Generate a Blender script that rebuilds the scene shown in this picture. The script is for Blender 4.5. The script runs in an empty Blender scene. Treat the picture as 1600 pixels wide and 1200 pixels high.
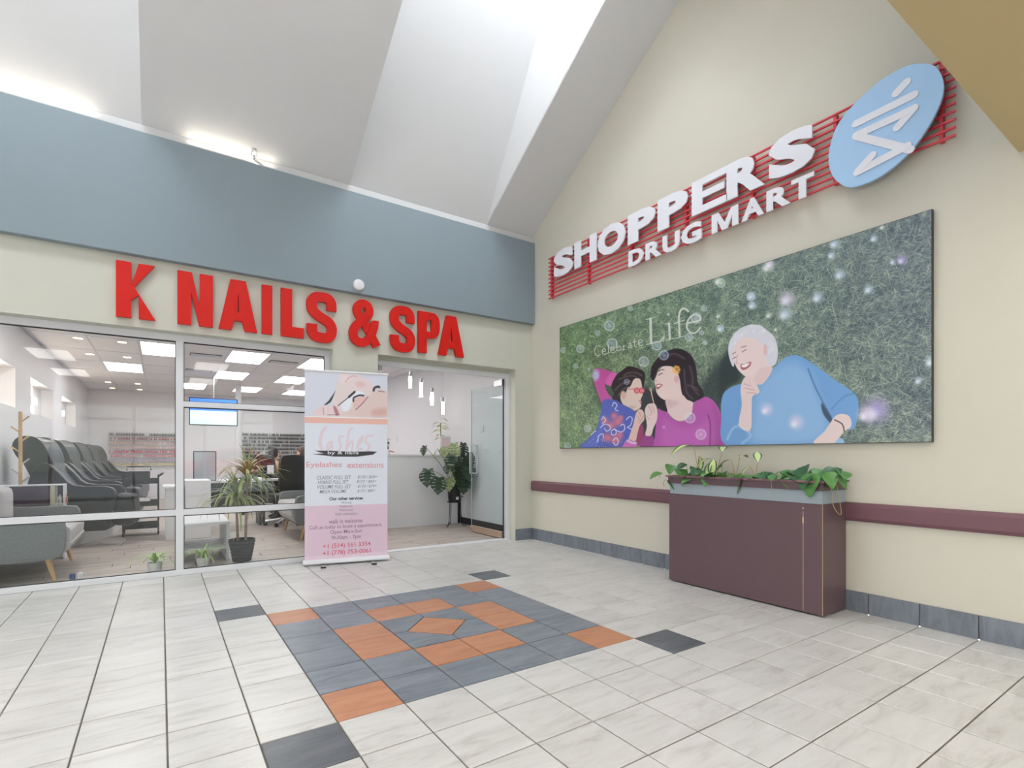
import bpy, bmesh, math, random
import numpy as np
from mathutils import Vector, Matrix
from mathutils.geometry import tessellate_polygon

random.seed(7)
S = bpy.context.scene
COL = S.collection
PI = math.pi

# ------------------------------------------------------------------ camera, world, lights, exposure
F, YAW, CX, CY, CZ, PY = 811.99, .5945, -.6323, -4.103, 1.1474, 711.5
cd = bpy.data.cameras.new('camera')
cam = bpy.data.objects.new('camera', cd); COL.objects.link(cam)
cam.location = (CX, CY, CZ); cam.rotation_euler = (PI/2, 0, -YAW)
cd.sensor_width = 36; cd.lens = 36*F/1600; cd.shift_y = (PY-600)/1600
cd.clip_start = .05; cd.clip_end = 200
S.camera = cam
S.view_settings.view_transform = 'Standard'
S.view_settings.look = 'None'
S.view_settings.gamma = 1
S.view_settings.use_curve_mapping = False
S.view_settings.exposure = 0.5
S.cycles.use_denoising = True
S.cycles.max_bounces = 10
S.cycles.diffuse_bounces = 5
S.cycles.glossy_bounces = 4
S.cycles.transmission_bounces = 8
S.cycles.transparent_max_bounces = 16
S.cycles.caustics_reflective = False
S.cycles.caustics_refractive = False
S.cycles.sample_clamp_indirect = 8

world = bpy.data.worlds.new('sky'); S.world = world; world.use_nodes = True
wb = world.node_tree.nodes['Background']
wb.inputs[0].default_value = (.86, .93, 1, 1); wb.inputs[1].default_value = 4.5

def area(name, loc, size, power, rot=(0, 0, 0), color=(1, 1, 1)):
    l = bpy.data.lights.new(name, 'AREA'); l.shape = 'RECTANGLE'
    l.size, l.size_y = size; l.energy = power; l.color = color
    o = bpy.data.objects.new(name, l); COL.objects.link(o)
    o.location = loc; o.rotation_euler = rot
    return o
WELLS = [(-6.31, -4.40), (-2.54, -.771), (1.093, 2.861)]
for a, b in WELLS:                                       # daylight down the skylight shafts
    area('skylight_light', ((a+b)/2, -.82, 7.1), (b-a-.1, .95), 60, color=(.93, .97, 1))
    pt = area('skylight_portal', ((a+b)/2, -.82, 7.25), (b-a, 1.1), 1); pt.data.cycles.is_portal = True
pt = area('entrance_portal', (-1.2, -9.1, 1.25), (6.8, 2.5), 1, rot=(PI/2, 0, 0)); pt.data.cycles.is_portal = True
area('hall_fill_light', (-7.85, -2.6, 1.3), (8.5, 2.4), 110, rot=(PI/2, 0, -PI/2), color=(.97, .98, 1))   # side fill added at the far end of the hall, no glazing there
for lx in (-4.6, -2.2, .2, 2.4):                          # unseen fill lights added under the low entry ceiling
    for ly in (-4.2, -6.6):
        area('entry_fill_light', (lx, ly, 2.9), (.55, 1.15), 13, color=(1, .98, .95))
for cx_ in (-5.5, -2.4, .7):                              # unseen uplights added above the opposite bulkhead to brighten the vault
    area('vault_fill_light', (cx_, -3.1, 4.2), (2.8, .08), 26, rot=(PI*.82, 0, 0), color=(1, .98, .95))
area('cove_light', (-.05, 1.615, 4.055), (.75, .03), .8, rot=(-PI*.84, 0, 0), color=(1, .9, .75))
area('cove_light', (-1.75, 1.615, 4.055), (1.3, .03), 1.6, rot=(-PI*.84, 0, 0), color=(1, .9, .75))

# ------------------------------------------------------------------ helpers
FW = (math.sin(YAW), math.cos(YAW)); RT = (math.cos(YAW), -math.sin(YAW))
def at(u, v, ax, val):
    """photo pixel -> the point of the plane ax = val seen there"""
    d = (FW[0]+RT[0]*(u-800)/F, FW[1]+RT[1]*(u-800)/F, (PY-v)/F)
    i = 'xyz'.index(ax); t = (val-(CX, CY, CZ)[i])/d[i]
    return Vector((CX+t*d[0], CY+t*d[1], CZ+t*d[2]))
def lin(c):
    return tuple((x/255/12.92 if x/255 <= .04045 else ((x/255+.055)/1.055)**2.4) for x in c[:3])
def mat(name, c, rough=.5, metal=0., spec=.5, emit=None, strength=0., noise=0., scale=8., bump=0., bscale=60.,
        stretch=(1, 1, 1), c2=None, coat=0.):
    m = bpy.data.materials.new(name); m.use_nodes = True
    nt = m.node_tree; b = nt.nodes['Principled BSDF']
    c = lin(c)
    b.inputs['Base Color'].default_value = (*c, 1)
    b.inputs['Roughness'].default_value = rough
    b.inputs['Metallic'].default_value = metal
    b.inputs['Specular IOR Level'].default_value = spec
    if coat: b.inputs['Coat Weight'].default_value = coat
    if emit: b.inputs['Emission Color'].default_value = (*lin(emit), 1); b.inputs['Emission Strength'].default_value = strength
    if noise or c2 or bump:
        tc = nt.nodes.new('ShaderNodeTexCoord'); mp = nt.nodes.new('ShaderNodeMapping')
        mp.inputs['Scale'].default_value = stretch
        nt.links.new(tc.outputs['Object'], mp.inputs[0])
    if noise or c2:
        n = nt.nodes.new('ShaderNodeTexNoise'); n.inputs['Scale'].default_value = scale
        n.inputs['Detail'].default_value = 6; n.inputs['Roughness'].default_value = .6
        nt.links.new(mp.outputs[0], n.inputs['Vector'])
        r = nt.nodes.new('ShaderNodeValToRGB')
        k = lin(c2) if c2 else tuple(x*(1-noise) for x in c)
        r.color_ramp.elements[0].position = .32; r.color_ramp.elements[1].position = .68
        r.color_ramp.elements[0].color = (*k, 1); r.color_ramp.elements[1].color = (*c, 1)
        nt.links.new(n.outputs['Fac'], r.inputs[0]); nt.links.new(r.outputs[0], b.inputs['Base Color'])
    if bump:
        n2 = nt.nodes.new('ShaderNodeTexNoise'); n2.inputs['Scale'].default_value = bscale
        nt.links.new(mp.outputs[0], n2.inputs['Vector'])
        bp = nt.nodes.new('ShaderNodeBump'); bp.inputs['Strength'].default_value = bump
        bp.inputs['Distance'].default_value = .004
        nt.links.new(n2.outputs['Fac'], bp.inputs['Height']); nt.links.new(bp.outputs[0], b.inputs['Normal'])
    return m
def glass(name, tint=(1, 1, 1), ior=1.5, rough=0., tr=1.0):
    m = bpy.data.materials.new(name); m.use_nodes = True; nt = m.node_tree; nt.nodes.clear()
    o = nt.nodes.new('ShaderNodeOutputMaterial'); mx = nt.nodes.new('ShaderNodeMixShader')
    t = nt.nodes.new('ShaderNodeBsdfTransparent'); t.inputs[0].default_value = (*[x*tr for x in tint], 1)
    g = nt.nodes.new('ShaderNodeBsdfGlossy'); g.inputs['Roughness'].default_value = rough
    lw = nt.nodes.new('ShaderNodeLayerWeight'); lw.inputs[0].default_value = .5       # thin sheet: the same from both sides
    pw = nt.nodes.new('ShaderNodeMath'); pw.operation = 'POWER'; pw.inputs[1].default_value = 5; nt.links.new(lw.outputs['Facing'], pw.inputs[0])
    f = nt.nodes.new('ShaderNodeMapRange'); f.inputs[3].default_value = .05; f.inputs[4].default_value = 1; nt.links.new(pw.outputs[0], f.inputs[0])
    nt.links.new(f.outputs[0], mx.inputs[0]); nt.links.new(t.outputs[0], mx.inputs[1]); nt.links.new(g.outputs[0], mx.inputs[2])
    nt.links.new(mx.outputs[0], o.inputs[0])
    return m

class MB:
    def __init__(s): s.v = []; s.f = []
    def add(s, vs, fs):
        k = len(s.v); s.v += [tuple(p) for p in vs]; s.f += [tuple(i+k for i in f) for f in fs]; return s
    def box(s, x0, y0, z0, x1, y1, z1):
        if x0 > x1: x0, x1 = x1, x0
        if y0 > y1: y0, y1 = y1, y0
        if z0 > z1: z0, z1 = z1, z0
        return s.add([(x0, y0, z0), (x1, y0, z0), (x1, y1, z0), (x0, y1, z0), (x0, y0, z1), (x1, y0, z1), (x1, y1, z1), (x0, y1, z1)],
                     [(0, 3, 2, 1), (4, 5, 6, 7), (0, 1, 5, 4), (1, 2, 6, 5), (2, 3, 7, 6), (3, 0, 4, 7)])
    def obox(s, c, ax, ay, az):
        """box about c with half-axis vectors"""
        c, ax, ay, az = map(Vector, (c, ax, ay, az)); vs = []
        for k in (-1, 1):
            for i, j in ((-1, -1), (1, -1), (1, 1), (-1, 1)): vs.append(c+ax*i+ay*j+az*k)
        return s.add(vs, [(0, 3, 2, 1), (4, 5, 6, 7), (0, 1, 5, 4), (1, 2, 6, 5), (2, 3, 7, 6), (3, 0, 4, 7)])
    def tube(s, pts, r, n=8, cap=True):
        pts = [Vector(p) for p in pts]; rs = r if isinstance(r, (list, tuple)) else [r]*len(pts)
        rings = []; t0 = (pts[1]-pts[0]).normalized()
        u = t0.orthogonal().normalized()
        for i, p in enumerate(pts):
            t = ((pts[min(i+1, len(pts)-1)]-pts[max(i-1, 0)])).normalized()
            u = (u-t*u.dot(t)).normalized(); w = t.cross(u)
            rings.append([p+(u*math.cos(2*PI*k/n)+w*math.sin(2*PI*k/n))*rs[i] for k in range(n)])
        vs = [q for rg in rings for q in rg]; fs = []
        for i in range(len(pts)-1):
            for k in range(n): fs.append((i*n+k, i*n+(k+1) % n, (i+1)*n+(k+1) % n, (i+1)*n+k))
        if cap: fs.append(tuple(range(n))[::-1]); fs.append(tuple((len(pts)-1)*n+k for k in range(n)))
        return s.add(vs, fs)
    def lathe(s, prof, c=(0, 0, 0), n=24, sx=1, sy=1, cap=True):
        vs = []; fs = []
        for r, z in prof:
            for k in range(n): a = 2*PI*k/n; vs.append((c[0]+r*math.cos(a)*sx, c[1]+r*math.sin(a)*sy, c[2]+z))
        for i in range(len(prof)-1):
            for k in range(n): fs.append((i*n+k, i*n+(k+1) % n, (i+1)*n+(k+1) % n, (i+1)*n+k))
        if cap: fs.append(tuple(range(n))[::-1]); fs.append(tuple((len(prof)-1)*n+k for k in range(n)))
        return s.add(vs, fs)
    def poly(s, loops, fr, d0, d1):
        """extrude 2D loops (first outer, rest holes) between depths d0,d1 in frame fr=(O,ex,ey,n)"""
        O, ex, ey, nn = map(Vector, fr); flat = [p for l in loops for p in l]; N = len(flat)
        tr = tessellate_polygon([[Vector((p[0], p[1], 0)) for p in l] for l in loops])
        pos = lambda p, d: O+ex*p[0]+ey*p[1]+nn*d
        vs = [pos(p, d1) for p in flat]+[pos(p, d0) for p in flat]
        fs = [tuple(t) for t in tr]+[tuple(i+N for i in t)[::-1] for t in tr]
        k = 0
        for l in loops:
            n = len(l)
            for i in range(n): a, b = k+i, k+(i+1) % n; fs.append((a, b, b+N, a+N))
            k += n
        return s.add(vs, fs)
    def ribbon(s, pts, w, fr, d0, d1, rise=0.):
        O, ex, ey, nn = map(Vector, fr); L = []; R = []
        for i, p in enumerate(pts):
            a = pts[max(i-1, 0)]; b = pts[min(i+1, len(pts)-1)]
            tx, ty = b[0]-a[0], b[1]-a[1]; l = math.hypot(tx, ty) or 1
            ww = w[i] if isinstance(w, list) else w
            L.append((p[0]-ty/l*ww/2, p[1]+tx/l*ww/2)); R.append((p[0]+ty/l*ww/2, p[1]-tx/l*ww/2))
        pos = lambda p, d: O+ex*p[0]+ey*p[1]+nn*d
        vs = []
        for i_, (l, r) in enumerate(zip(L, R)): vs += [pos(l, d1+rise*i_), pos(r, d1+rise*i_), pos(r, d0), pos(l, d0)]
        fs = [(0, 1, 2, 3)]
        for i in range(len(pts)-1):
            for k in range(4): fs.append((4*i+k, 4*i+(k+1) % 4, 4*i+4+(k+1) % 4, 4*i+4+k))
        fs.append(tuple(4*(len(pts)-1)+k for k in (3, 2, 1, 0)))
        return s.add(vs, fs)
    def build(s, name, m, parent=None, bevel=0., smooth=False, sub=0, fix=True):
        me = bpy.data.meshes.new(name); me.from_pydata(s.v, [], s.f)
        if fix:
            bm = bmesh.new(); bm.from_mesh(me); bmesh.ops.recalc_face_normals(bm, faces=bm.faces); bm.to_mesh(me); bm.free()
        me.materials.append(m); o = bpy.data.objects.new(name, me); COL.objects.link(o)
        if parent: o.parent = parent; o.matrix_parent_inverse = Matrix.Translation(-parent.location) if parent.type == 'EMPTY' else Matrix()
        if bevel:
            b = o.modifiers.new('b', 'BEVEL'); b.width = bevel; b.segments = 3; b.limit_method = 'ANGLE'
        if sub:
            b = o.modifiers.new('s', 'SUBSURF'); b.levels = b.render_levels = sub
        if smooth: me.polygons.foreach_set('use_smooth', [True]*len(me.polygons))
        return o
def empty(name, loc=(0, 0, 0)):
    o = bpy.data.objects.new(name, None); COL.objects.link(o); o.location = loc; o.empty_display_size = .05; return o
def tag(o, label, cat, group=None):
    o['label'] = label; o['category'] = cat
    if group: o['group'] = group
    return o
def struct(o): o['kind'] = 'structure'; return o
def spline(pts, n=6, closed=False):
    P = [tuple(p) for p in pts]; out = []; N = len(P)
    for i in range(N if closed else N-1):
        g = (lambda k: P[k % N]) if closed else (lambda k: P[max(0, min(N-1, k))])
        a, b, c, d = g(i-1), g(i), g(i+1), g(i+2)
        for j in range(n):
            t = j/n
            out.append(tuple(.5*(2*b[k]+(c[k]-a[k])*t+(2*a[k]-5*b[k]+4*c[k]-d[k])*t*t+(3*b[k]-a[k]-3*c[k]+d[k])*t**3) for k in range(len(b))))
    if not closed: out.append(P[-1])
    return out
def copy_tree(o, name=None):
    c = o.copy(); COL.objects.link(c)
    for ch in o.children:
        d = ch.copy(); COL.objects.link(d); d.parent = c; d.matrix_parent_inverse = ch.matrix_parent_inverse.copy()
        for g in ch.children:
            e = g.copy(); COL.objects.link(e); e.parent = d
    return c
def text_mesh(s, fr, x0, x1, y0, y1, d0, d1, off=0., shear=0., fit_h=True):
    """a line of lettering fitted into the box x0..x1, y0..y1 of frame fr, as (verts, faces)"""
    c = bpy.data.curves.new('t', 'FONT'); c.body = s; c.offset = off; c.extrude = .5; c.shear = shear; c.resolution_u = 3
    o = bpy.data.objects.new('t', c); COL.objects.link(o)
    me = bpy.data.meshes.new_from_object(o.evaluated_get(bpy.context.evaluated_depsgraph_get()))
    vs = [v.co.copy() for v in me.vertices]; fs = [tuple(p.vertices) for p in me.polygons]
    bpy.data.objects.remove(o); bpy.data.curves.remove(c); bpy.data.meshes.remove(me)
    ax, bx = min(v.x for v in vs), max(v.x for v in vs); ay, by = min(v.y for v in vs), max(v.y for v in vs)
    O, ex, ey, nn = map(Vector, fr)
    out = [O+ex*(x0+(v.x-ax)/(bx-ax)*(x1-x0))+ey*(y0+(v.y-ay)/(by-ay)*(y1-y0))+nn*(d0 if v.z < 0 else d1) for v in vs]
    return out, fs

# ------------------------------------------------------------------ materials
M = {}
M['beige'] = mat('beige_paint', (208, 204, 190), .65, noise=.03, scale=2, bump=.05, bscale=180)
M['beige_back'] = mat('pale_beige_paint', (204, 204, 192), .65, noise=.03, scale=2)
M['teal'] = mat('grey_teal_paint', (134, 148, 156), .6, noise=.04, scale=1.5)
M['white_roof'] = mat('white_ceiling_paint', (212, 212, 213), .8, noise=.02, scale=3, bump=.08, bscale=220)
M['tan'] = mat('shaded_beige_paint', (198, 178, 136), .8)  # beige ceiling, its shade put into the tan base colour
M['white'] = mat('white_paint', (225, 225, 228), .6)
M['frame'] = mat('satin_white_aluminium', (222, 223, 228), .38, spec=.6)
M['salon_wall'] = mat('cool_white_paint', (228, 228, 233), .6)
M['counter_grey'] = mat('light_grey_panel', (226, 228, 234), .5)
M['glass'] = glass('clear_glass', (.97, .99, .985), 1.5)
M['glass_edge'] = glass('greenish_glass', (.85, .93, .93), 1.5)
M['black'] = mat('black_plastic', (24, 24, 28), .45)
M['black_metal'] = mat('black_metal', (26, 25, 26), .4, metal=.4)
M['leather'] = mat('black_leather', (15, 16, 20), .34, spec=.45)
M['chrome'] = mat('brushed_metal', (190, 190, 192), .25, metal=1)
M['red'] = mat('red_sign_face', (208, 26, 16), .45, spec=.3)
M['rail'] = mat('plum_vinyl', (112, 76, 86), .45)
M['plum'] = mat('plum_painted_wood', (97, 75, 82), .4, noise=.06, scale=4, bump=.05, bscale=40)
M['grey_band'] = mat('grey_teal_trim', (150, 162, 170), .5)
M['raw_wood'] = mat('chipped_wood', (205, 175, 130), .7)
M['soil'] = mat('dark_soil', (55, 42, 34), .9, bump=.5)
M['grout'] = mat('grey_grout', (112, 106, 98), .9, noise=.15, scale=6)
M['wood_leg'] = mat('pale_beech', (208, 174, 128), .45, c2=(192, 154, 106), stretch=(8, 8, 1))
M['fabric'] = mat('grey_woven_fabric', (122, 126, 128), .9, noise=.2, scale=60, bump=.4, bscale=400)
M['fabric_light'] = mat('light_grey_fabric', (190, 186, 188), .9, noise=.1, scale=60)
M['lamp'] = mat('light_diffuser', (255, 255, 255), .5, emit=(255, 253, 250), strength=6.0)
M['down'] = mat('warm_lamp', (255, 240, 220), .5, emit=(255, 214, 168), strength=7)
M['acou'] = mat('acoustic_tile', (238, 236, 238), .85, noise=.03, scale=40, bump=.3, bscale=200)

def tile_mat(name, c, c2, c3=None, rough=.3, ang=.6, sc=3.2):
    m = bpy.data.materials.new(name); m.use_nodes = True; nt = m.node_tree; b = nt.nodes['Principled BSDF']
    tc = nt.nodes.new('ShaderNodeTexCoord'); oi = nt.nodes.new('ShaderNodeObjectInfo')
    mu = nt.nodes.new('ShaderNodeVectorMath'); mu.operation = 'SCALE'; mu.inputs[0].default_value = (37, 23, 11)
    nt.links.new(oi.outputs['Random'], mu.inputs['Scale'])
    ad = nt.nodes.new('ShaderNodeVectorMath'); nt.links.new(tc.outputs['Object'], ad.inputs[0]); nt.links.new(mu.outputs[0], ad.inputs[1])
    mp = nt.nodes.new('ShaderNodeMapping'); mp.inputs['Rotation'].default_value = (0, 0, ang); mp.inputs['Scale'].default_value = (1, 4.5, 1)
    nt.links.new(ad.outputs[0], mp.inputs[0])
    n = nt.nodes.new('ShaderNodeTexNoise'); n.inputs['Scale'].default_value = sc; n.inputs['Detail'].default_value = 8
    n.inputs['Roughness'].default_value = .68; n.inputs['Distortion'].default_value = .6
    nt.links.new(mp.outputs[0], n.inputs['Vector'])
    r = nt.nodes.new('ShaderNodeValToRGB'); e = r.color_ramp.elements
    e[0].position = .3; e[1].position = .7; e[0].color = (*lin(c2), 1); e[1].color = (*lin(c), 1)
    if c3: k = e.new(.48); k.color = (*lin(c3), 1)
    nt.links.new(n.outputs['Fac'], r.inputs[0])
    hv = nt.nodes.new('ShaderNodeHueSaturation'); nt.links.new(r.outputs[0], hv.inputs['Color'])
    mr = nt.nodes.new('ShaderNodeMapRange'); mr.inputs[3].default_value = .95; mr.inputs[4].default_value = 1.03
    nt.links.new(oi.outputs['Random'], mr.inputs[0]); nt.links.new(mr.outputs[0], hv.inputs['Value'])
    nt.links.new(hv.outputs[0], b.inputs['Base Color'])
    b.inputs['Roughness'].default_value = rough
    bp = nt.nodes.new('ShaderNodeBump'); bp.inputs['Strength'].default_value = .08; bp.inputs['Distance'].default_value = .003
    nt.links.new(n.outputs['Fac'], bp.inputs['Height']); nt.links.new(bp.outputs[0], b.inputs['Normal'])
    return m
M['tile'] = tile_mat('pale_marble_tile', (208, 206, 204), (178, 175, 171), (199, 197, 194))
M['slate'] = tile_mat('blue_grey_slate_tile', (132, 138, 148), (94, 101, 112), (115, 122, 132), .35)
M['slate_dark'] = tile_mat('dark_slate_tile', (104, 108, 114), (70, 75, 82), (88, 93, 99), .35)
M['orange'] = tile_mat('terracotta_tile', (190, 138, 106), (160, 104, 76), (180, 124, 92), .38)
M['plank'] = tile_mat('grey_oak_plank', (196, 186, 180), (146, 134, 127), (178, 167, 160), .45, ang=0., sc=2.2)

# ------------------------------------------------------------------ structure: floor of the mall
T = .305
XW, YB, YS = 3.6, 1.67, 1.80                     # right wall face, back wall face, shopfront frame face
root = struct(MB().box(-8, -9, -.12, XW, 1.95, -.006).build('floor', M['grout']))
def project(x, y, z):
    dx, dy = x-CX, y-CY; d = dx*FW[0]+dy*FW[1]
    return (800+F*(dx*RT[0]+dy*RT[1])/d, PY-F*(z-CZ)/d, d)
def tile_box(mb, x0, y0, x1, y1, cx=0, cy=0, top=0.):
    g = .0032; c = .0025; x0 += g-cx; x1 += -g-cx; y0 += g-cy; y1 += -g-cy
    vs = []
    for q, z in ((0, -.008), (0, top-.002), (c, top)):
        vs += [(x0+q, y0+q, z), (x1-q, y0+q, z), (x1-q, y1-q, z), (x0+q, y1-q, z)]
    fs = [(8, 9, 10, 11)]
    for k in (0, 4):
        for i in range(4): fs.append((k+i, k+(i+1) % 4, k+4+(i+1) % 4, k+4+i))
    mb.add(vs, fs)
def tile_kind(c, r):
    """tile column c (to the right), row r (toward the viewer); the inlay is 6 x 6"""
    if 0 <= c < 6 and 0 <= r < 6:
        if c in (0, 5) and r in (0, 5): return 'orange'
        if (c in (2, 3) and r in (1, 4)) or (r in (2, 3) and c in (1, 4)): return 'orange'
        if c in (2, 3) and r in (2, 3): return 'cut'
        return 'slate'
    if (c, r) in ((-1, -1), (6, -1), (-1, 6), (6, 6)): return 'slate_dark'
    return 'tile'
cells = []
for c in range(-27, 12):
    for r in range(-6, 30):
        x0, x1 = c*T, min((c+1)*T, XW); y1, y0 = min(-r*T, YB+.12), -(r+1)*T
        if x1-x0 < .02 or y1-y0 < .02: continue
        xm, ym = (x0+x1)/2, (y0+y1)/2; k = tile_kind(c, r)
        d = (xm-CX)*FW[0]+(ym-CY)*FW[1]; seen = False; sz = 0
        if d > .6:
            u, v, _ = project(xm, ym, 0); seen = -90 < u < 1690 and v < 1290; sz = 1/d
        cells.append((seen, sz, k, x0, y0, x1, y1))
single = sorted([c for c in cells if c[0]], key=lambda c: (-(c[2] != 'tile'), -c[1]))[:288]
ids = set(map(id, single)); shared = {}
rest = MB()
for c in cells:
    _, _, k, x0, y0, x1, y1 = c
    if k == 'cut': continue
    if id(c) not in ids: tile_box(rest, x0, y0, x1, y1); continue
    key = (round(x1-x0, 3), round(y1-y0, 3), k); xm, ym = (x0+x1)/2, (y0+y1)/2
    if key in shared:
        o = shared[key].copy(); COL.objects.link(o)
    else:
        mb = MB(); tile_box(mb, x0, y0, x1, y1, xm, ym); o = mb.build('tile', M[k]); shared[key] = o; o.parent = root
    o.parent = root; o.location = (xm, ym, random.uniform(-.0006, .0006))
    if k != 'tile': o['label'] = {'orange': 'terracotta orange floor tile', 'slate': 'blue grey slate floor tile', 'slate_dark': 'dark slate floor tile'}[k]
o = rest.build('tile_field', M['tile'], root); o['kind'] = 'stuff'
cx0, cy0, q = 3*T, -3*T, .7071*T                   # centre 2 x 2: a tile on its point and four cut tiles round it
g = .0035
def flat(pts, m, lab):
    xm = sum(p[0] for p in pts)/len(pts); ym = sum(p[1] for p in pts)/len(pts)
    mb = MB(); mb.poly([[(p[0]-xm, p[1]-ym) for p in pts]], ((0, 0, 0), (1, 0, 0), (0, 1, 0), (0, 0, 1)), -.008, 0)
    o = mb.build('tile', m, root); o.location = (xm, ym, 0); o['label'] = lab
flat([(cx0+q-g, cy0), (cx0, cy0+q-g), (cx0-q+g, cy0), (cx0, cy0-q+g)], M['orange'], 'terracotta diamond tile at the centre of the inlay')
for sx, sy in ((1, 1), (1, -1), (-1, 1), (-1, -1)):
    a = T-g; flat([(cx0+sx*g, cy0+sy*(q+g)), (cx0+sx*(q+g), cy0+sy*g), (cx0+sx*a, cy0+sy*g), (cx0+sx*a, cy0+sy*a), (cx0+sx*g, cy0+sy*a)][::sx*sy], M['slate'], 'cut blue grey slate tile beside the diamond')

# ------------------------------------------------------------------ structure: mall walls
struct(MB().box(XW, -9, 0, XW+.2, YB+.2, 6.2).build('wall_right', M['beige']))
wb_ = MB()                                        # back wall with the window and door openings
WX0, WX1, DX0, DX1, OZ = -2.75, .921, 1.423, 3.325, 2.303
wb_.box(-8, YB, 0, WX0, YB+.2, 4.05); wb_.box(WX0, YB, OZ, WX1, YB+.2, 4.05); wb_.box(WX1, YB, 0, DX0, YB+.2, 4.05)
wb_.box(DX0, YB, OZ, DX1, YB+.2, 4.05); wb_.box(DX1, YB, 0, XW, YB+.2, 4.05)
struct(wb_.build('wall_back', M['beige_back']))
struct(MB().box(-8.2, -9, 0, -8, YB+.2, 6.2).build('wall_left', M['beige']))
wf = MB(); wf.box(-8, -9.2, 0, -4.6, -9, 2.95); wf.box(2.2, -9.2, 0, XW, -9, 2.95); wf.box(-4.6, -9.2, 2.5, 2.2, -9, 2.95)
struct(wf.build('wall_front', M['beige']))
# teal bulkhead band over the shops
struct(MB().box(-8, 1.595, 2.935, XW-.002, YB+.005, 4.04).build('trim_1', M['teal'], bevel=.004))
struct(MB().box(-8, 1.64, 4.04, XW-.002, YB+.01, 4.125).build('trim_2', M['white_roof']))
# low ceiling of the entry, its tan is beige with shade put in
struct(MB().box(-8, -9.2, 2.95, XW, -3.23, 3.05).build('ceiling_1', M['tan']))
struct(MB().box(-8, -3.33, 3.05, XW, -3.23, 4.13).build('wall_bulkhead', M['teal']))
# vaulted roof with three light wells
ZR, YR = 4.125, 1.645; RID = -.82; SL = .62; ZT = ZR+SL*(YR-RID); DY = (7.2-ZR)/1.58
edges = [-8]+[e for w in WELLS for e in w]+[XW]
roof = MB()
for i in range(0, len(edges), 2):
    a, b = edges[i], edges[i+1]
    for sg in (1, -1):
        y0 = RID+sg*(YR-RID)
        pr = [(y0, ZR), (RID, ZT), (RID, ZT+.2), (y0, ZR+.2)]
        vs = [(a, y, z) for y, z in pr]+[(b, y, z) for y, z in pr]
        roof.add(vs, [(0, 1, 2, 3), (7, 6, 5, 4), (0, 4, 5, 1), (1, 5, 6, 2), (2, 6, 7, 3), (3, 7, 4, 0)])
struct(roof.build('ceiling_2', M['white_roof']))
well = MB()
for a, b in WELLS:
    for sg in (1, -1):
        y0 = RID+sg*(YR-RID); y1 = y0-sg*DY
        vs = [(a, y0, ZR), (b, y0, ZR), (b, y1, 7.2), (a, y1, 7.2)]
        n_ = [(x, y+sg*.12, z) for x, y, z in vs]
        well.add(vs+n_, [(0, 1, 2, 3), (4, 5, 6, 7), (0, 1, 5, 4), (2, 3, 7, 6), (0, 3, 7, 4), (1, 2, 6, 5)])
    for x, s_ in ((a, -1), (b, 1)):
        pts = [(RID+(YR-RID)-.02, ZR+.026), (RID, ZT+.014), (RID-(YR-RID)+.02, ZR+.026), (RID-(YR-RID)+DY, 7.2), (RID+(YR-RID)-DY, 7.2)]
        well.poly([[(p[0], p[1]) for p in pts]], ((x-s_*.004, 0, 0), (0, 1, 0), (0, 0, 1), (1, 0, 0)), 0, s_*.05)
struct(well.build('ceiling_3', M['white_roof']))
for k, (a, b) in enumerate(WELLS):
    w = MB(); w.box(a, RID-.55, 7.2, b, RID+.55, 7.22)
    struct(w.build('window_%d' % (k+2), M['glass']))
# glazed entry behind the viewer: frames, paving and a parked red car, seen only as a reflection in the shop glass
ef = MB()
for x in (-4.6, -2.9, -1.25, .35, 1.25, 2.14): ef.box(x, -9.12, 0, x+.07, -9.05, 2.5)
ef.box(-4.6, -9.12, 2.05, 2.2, -9.05, 2.12); ef.box(-4.6, -9.12, 0, 2.2, -9.05, .08); ef.box(-4.6, -9.12, 2.43, 2.2, -9.05, 2.5)
struct(ef.build('window_entry', M['frame']))
struct(MB().box(-30, -60, -.2, 30, -9.2, -.02).build('pavement', mat('grey_asphalt', (150, 150, 150), .9, noise=.1)))
struct(MB().box(-30, -42, -.02, 30, -41, 9).build('wall_sky_screen', mat('pale_render', (200, 204, 190), .8)))  # unseen wall, made tall to keep the sky out of the glass reflections
car = empty('car', (2.2, -20, 0)); tag(car, 'red car parked outside, mirrored faintly in the salon window', 'car')
cb = MB(); cb.poly([spline([(-2.1, .3), (-2.15, .62), (-2.0, .85), (-1.3, .95), (-.7, 1.38), (.7, 1.42), (1.35, 1.0), (2.05, .86), (2.15, .55), (2.1, .3)], 4, True)], ((2.2, -20.8, 0), (1, 0, 0), (0, 0, 1), (0, 1, 0)), 0, 1.6)
cb.build('body', mat('red_car_paint', (200, 40, 60), .25, coat=.5), car, bevel=.08)
gl = MB(); gl.poly([[(-1.05, .98), (-.62, 1.3), (.6, 1.32), (1.05, 1.02)]], ((2.2, -19.2, 0), (1, 0, 0), (0, 0, 1), (0, 1, 0)), -.01, .02); gl.build('side_window', M['black'], car)
for x in (-1.3, 1.3):
    w = MB(); w.tube([(2.2+x, -19.35, .33), (2.2+x, -19.15, .33)], .33, 20); w.build('wheel', M['black'], car)
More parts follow.
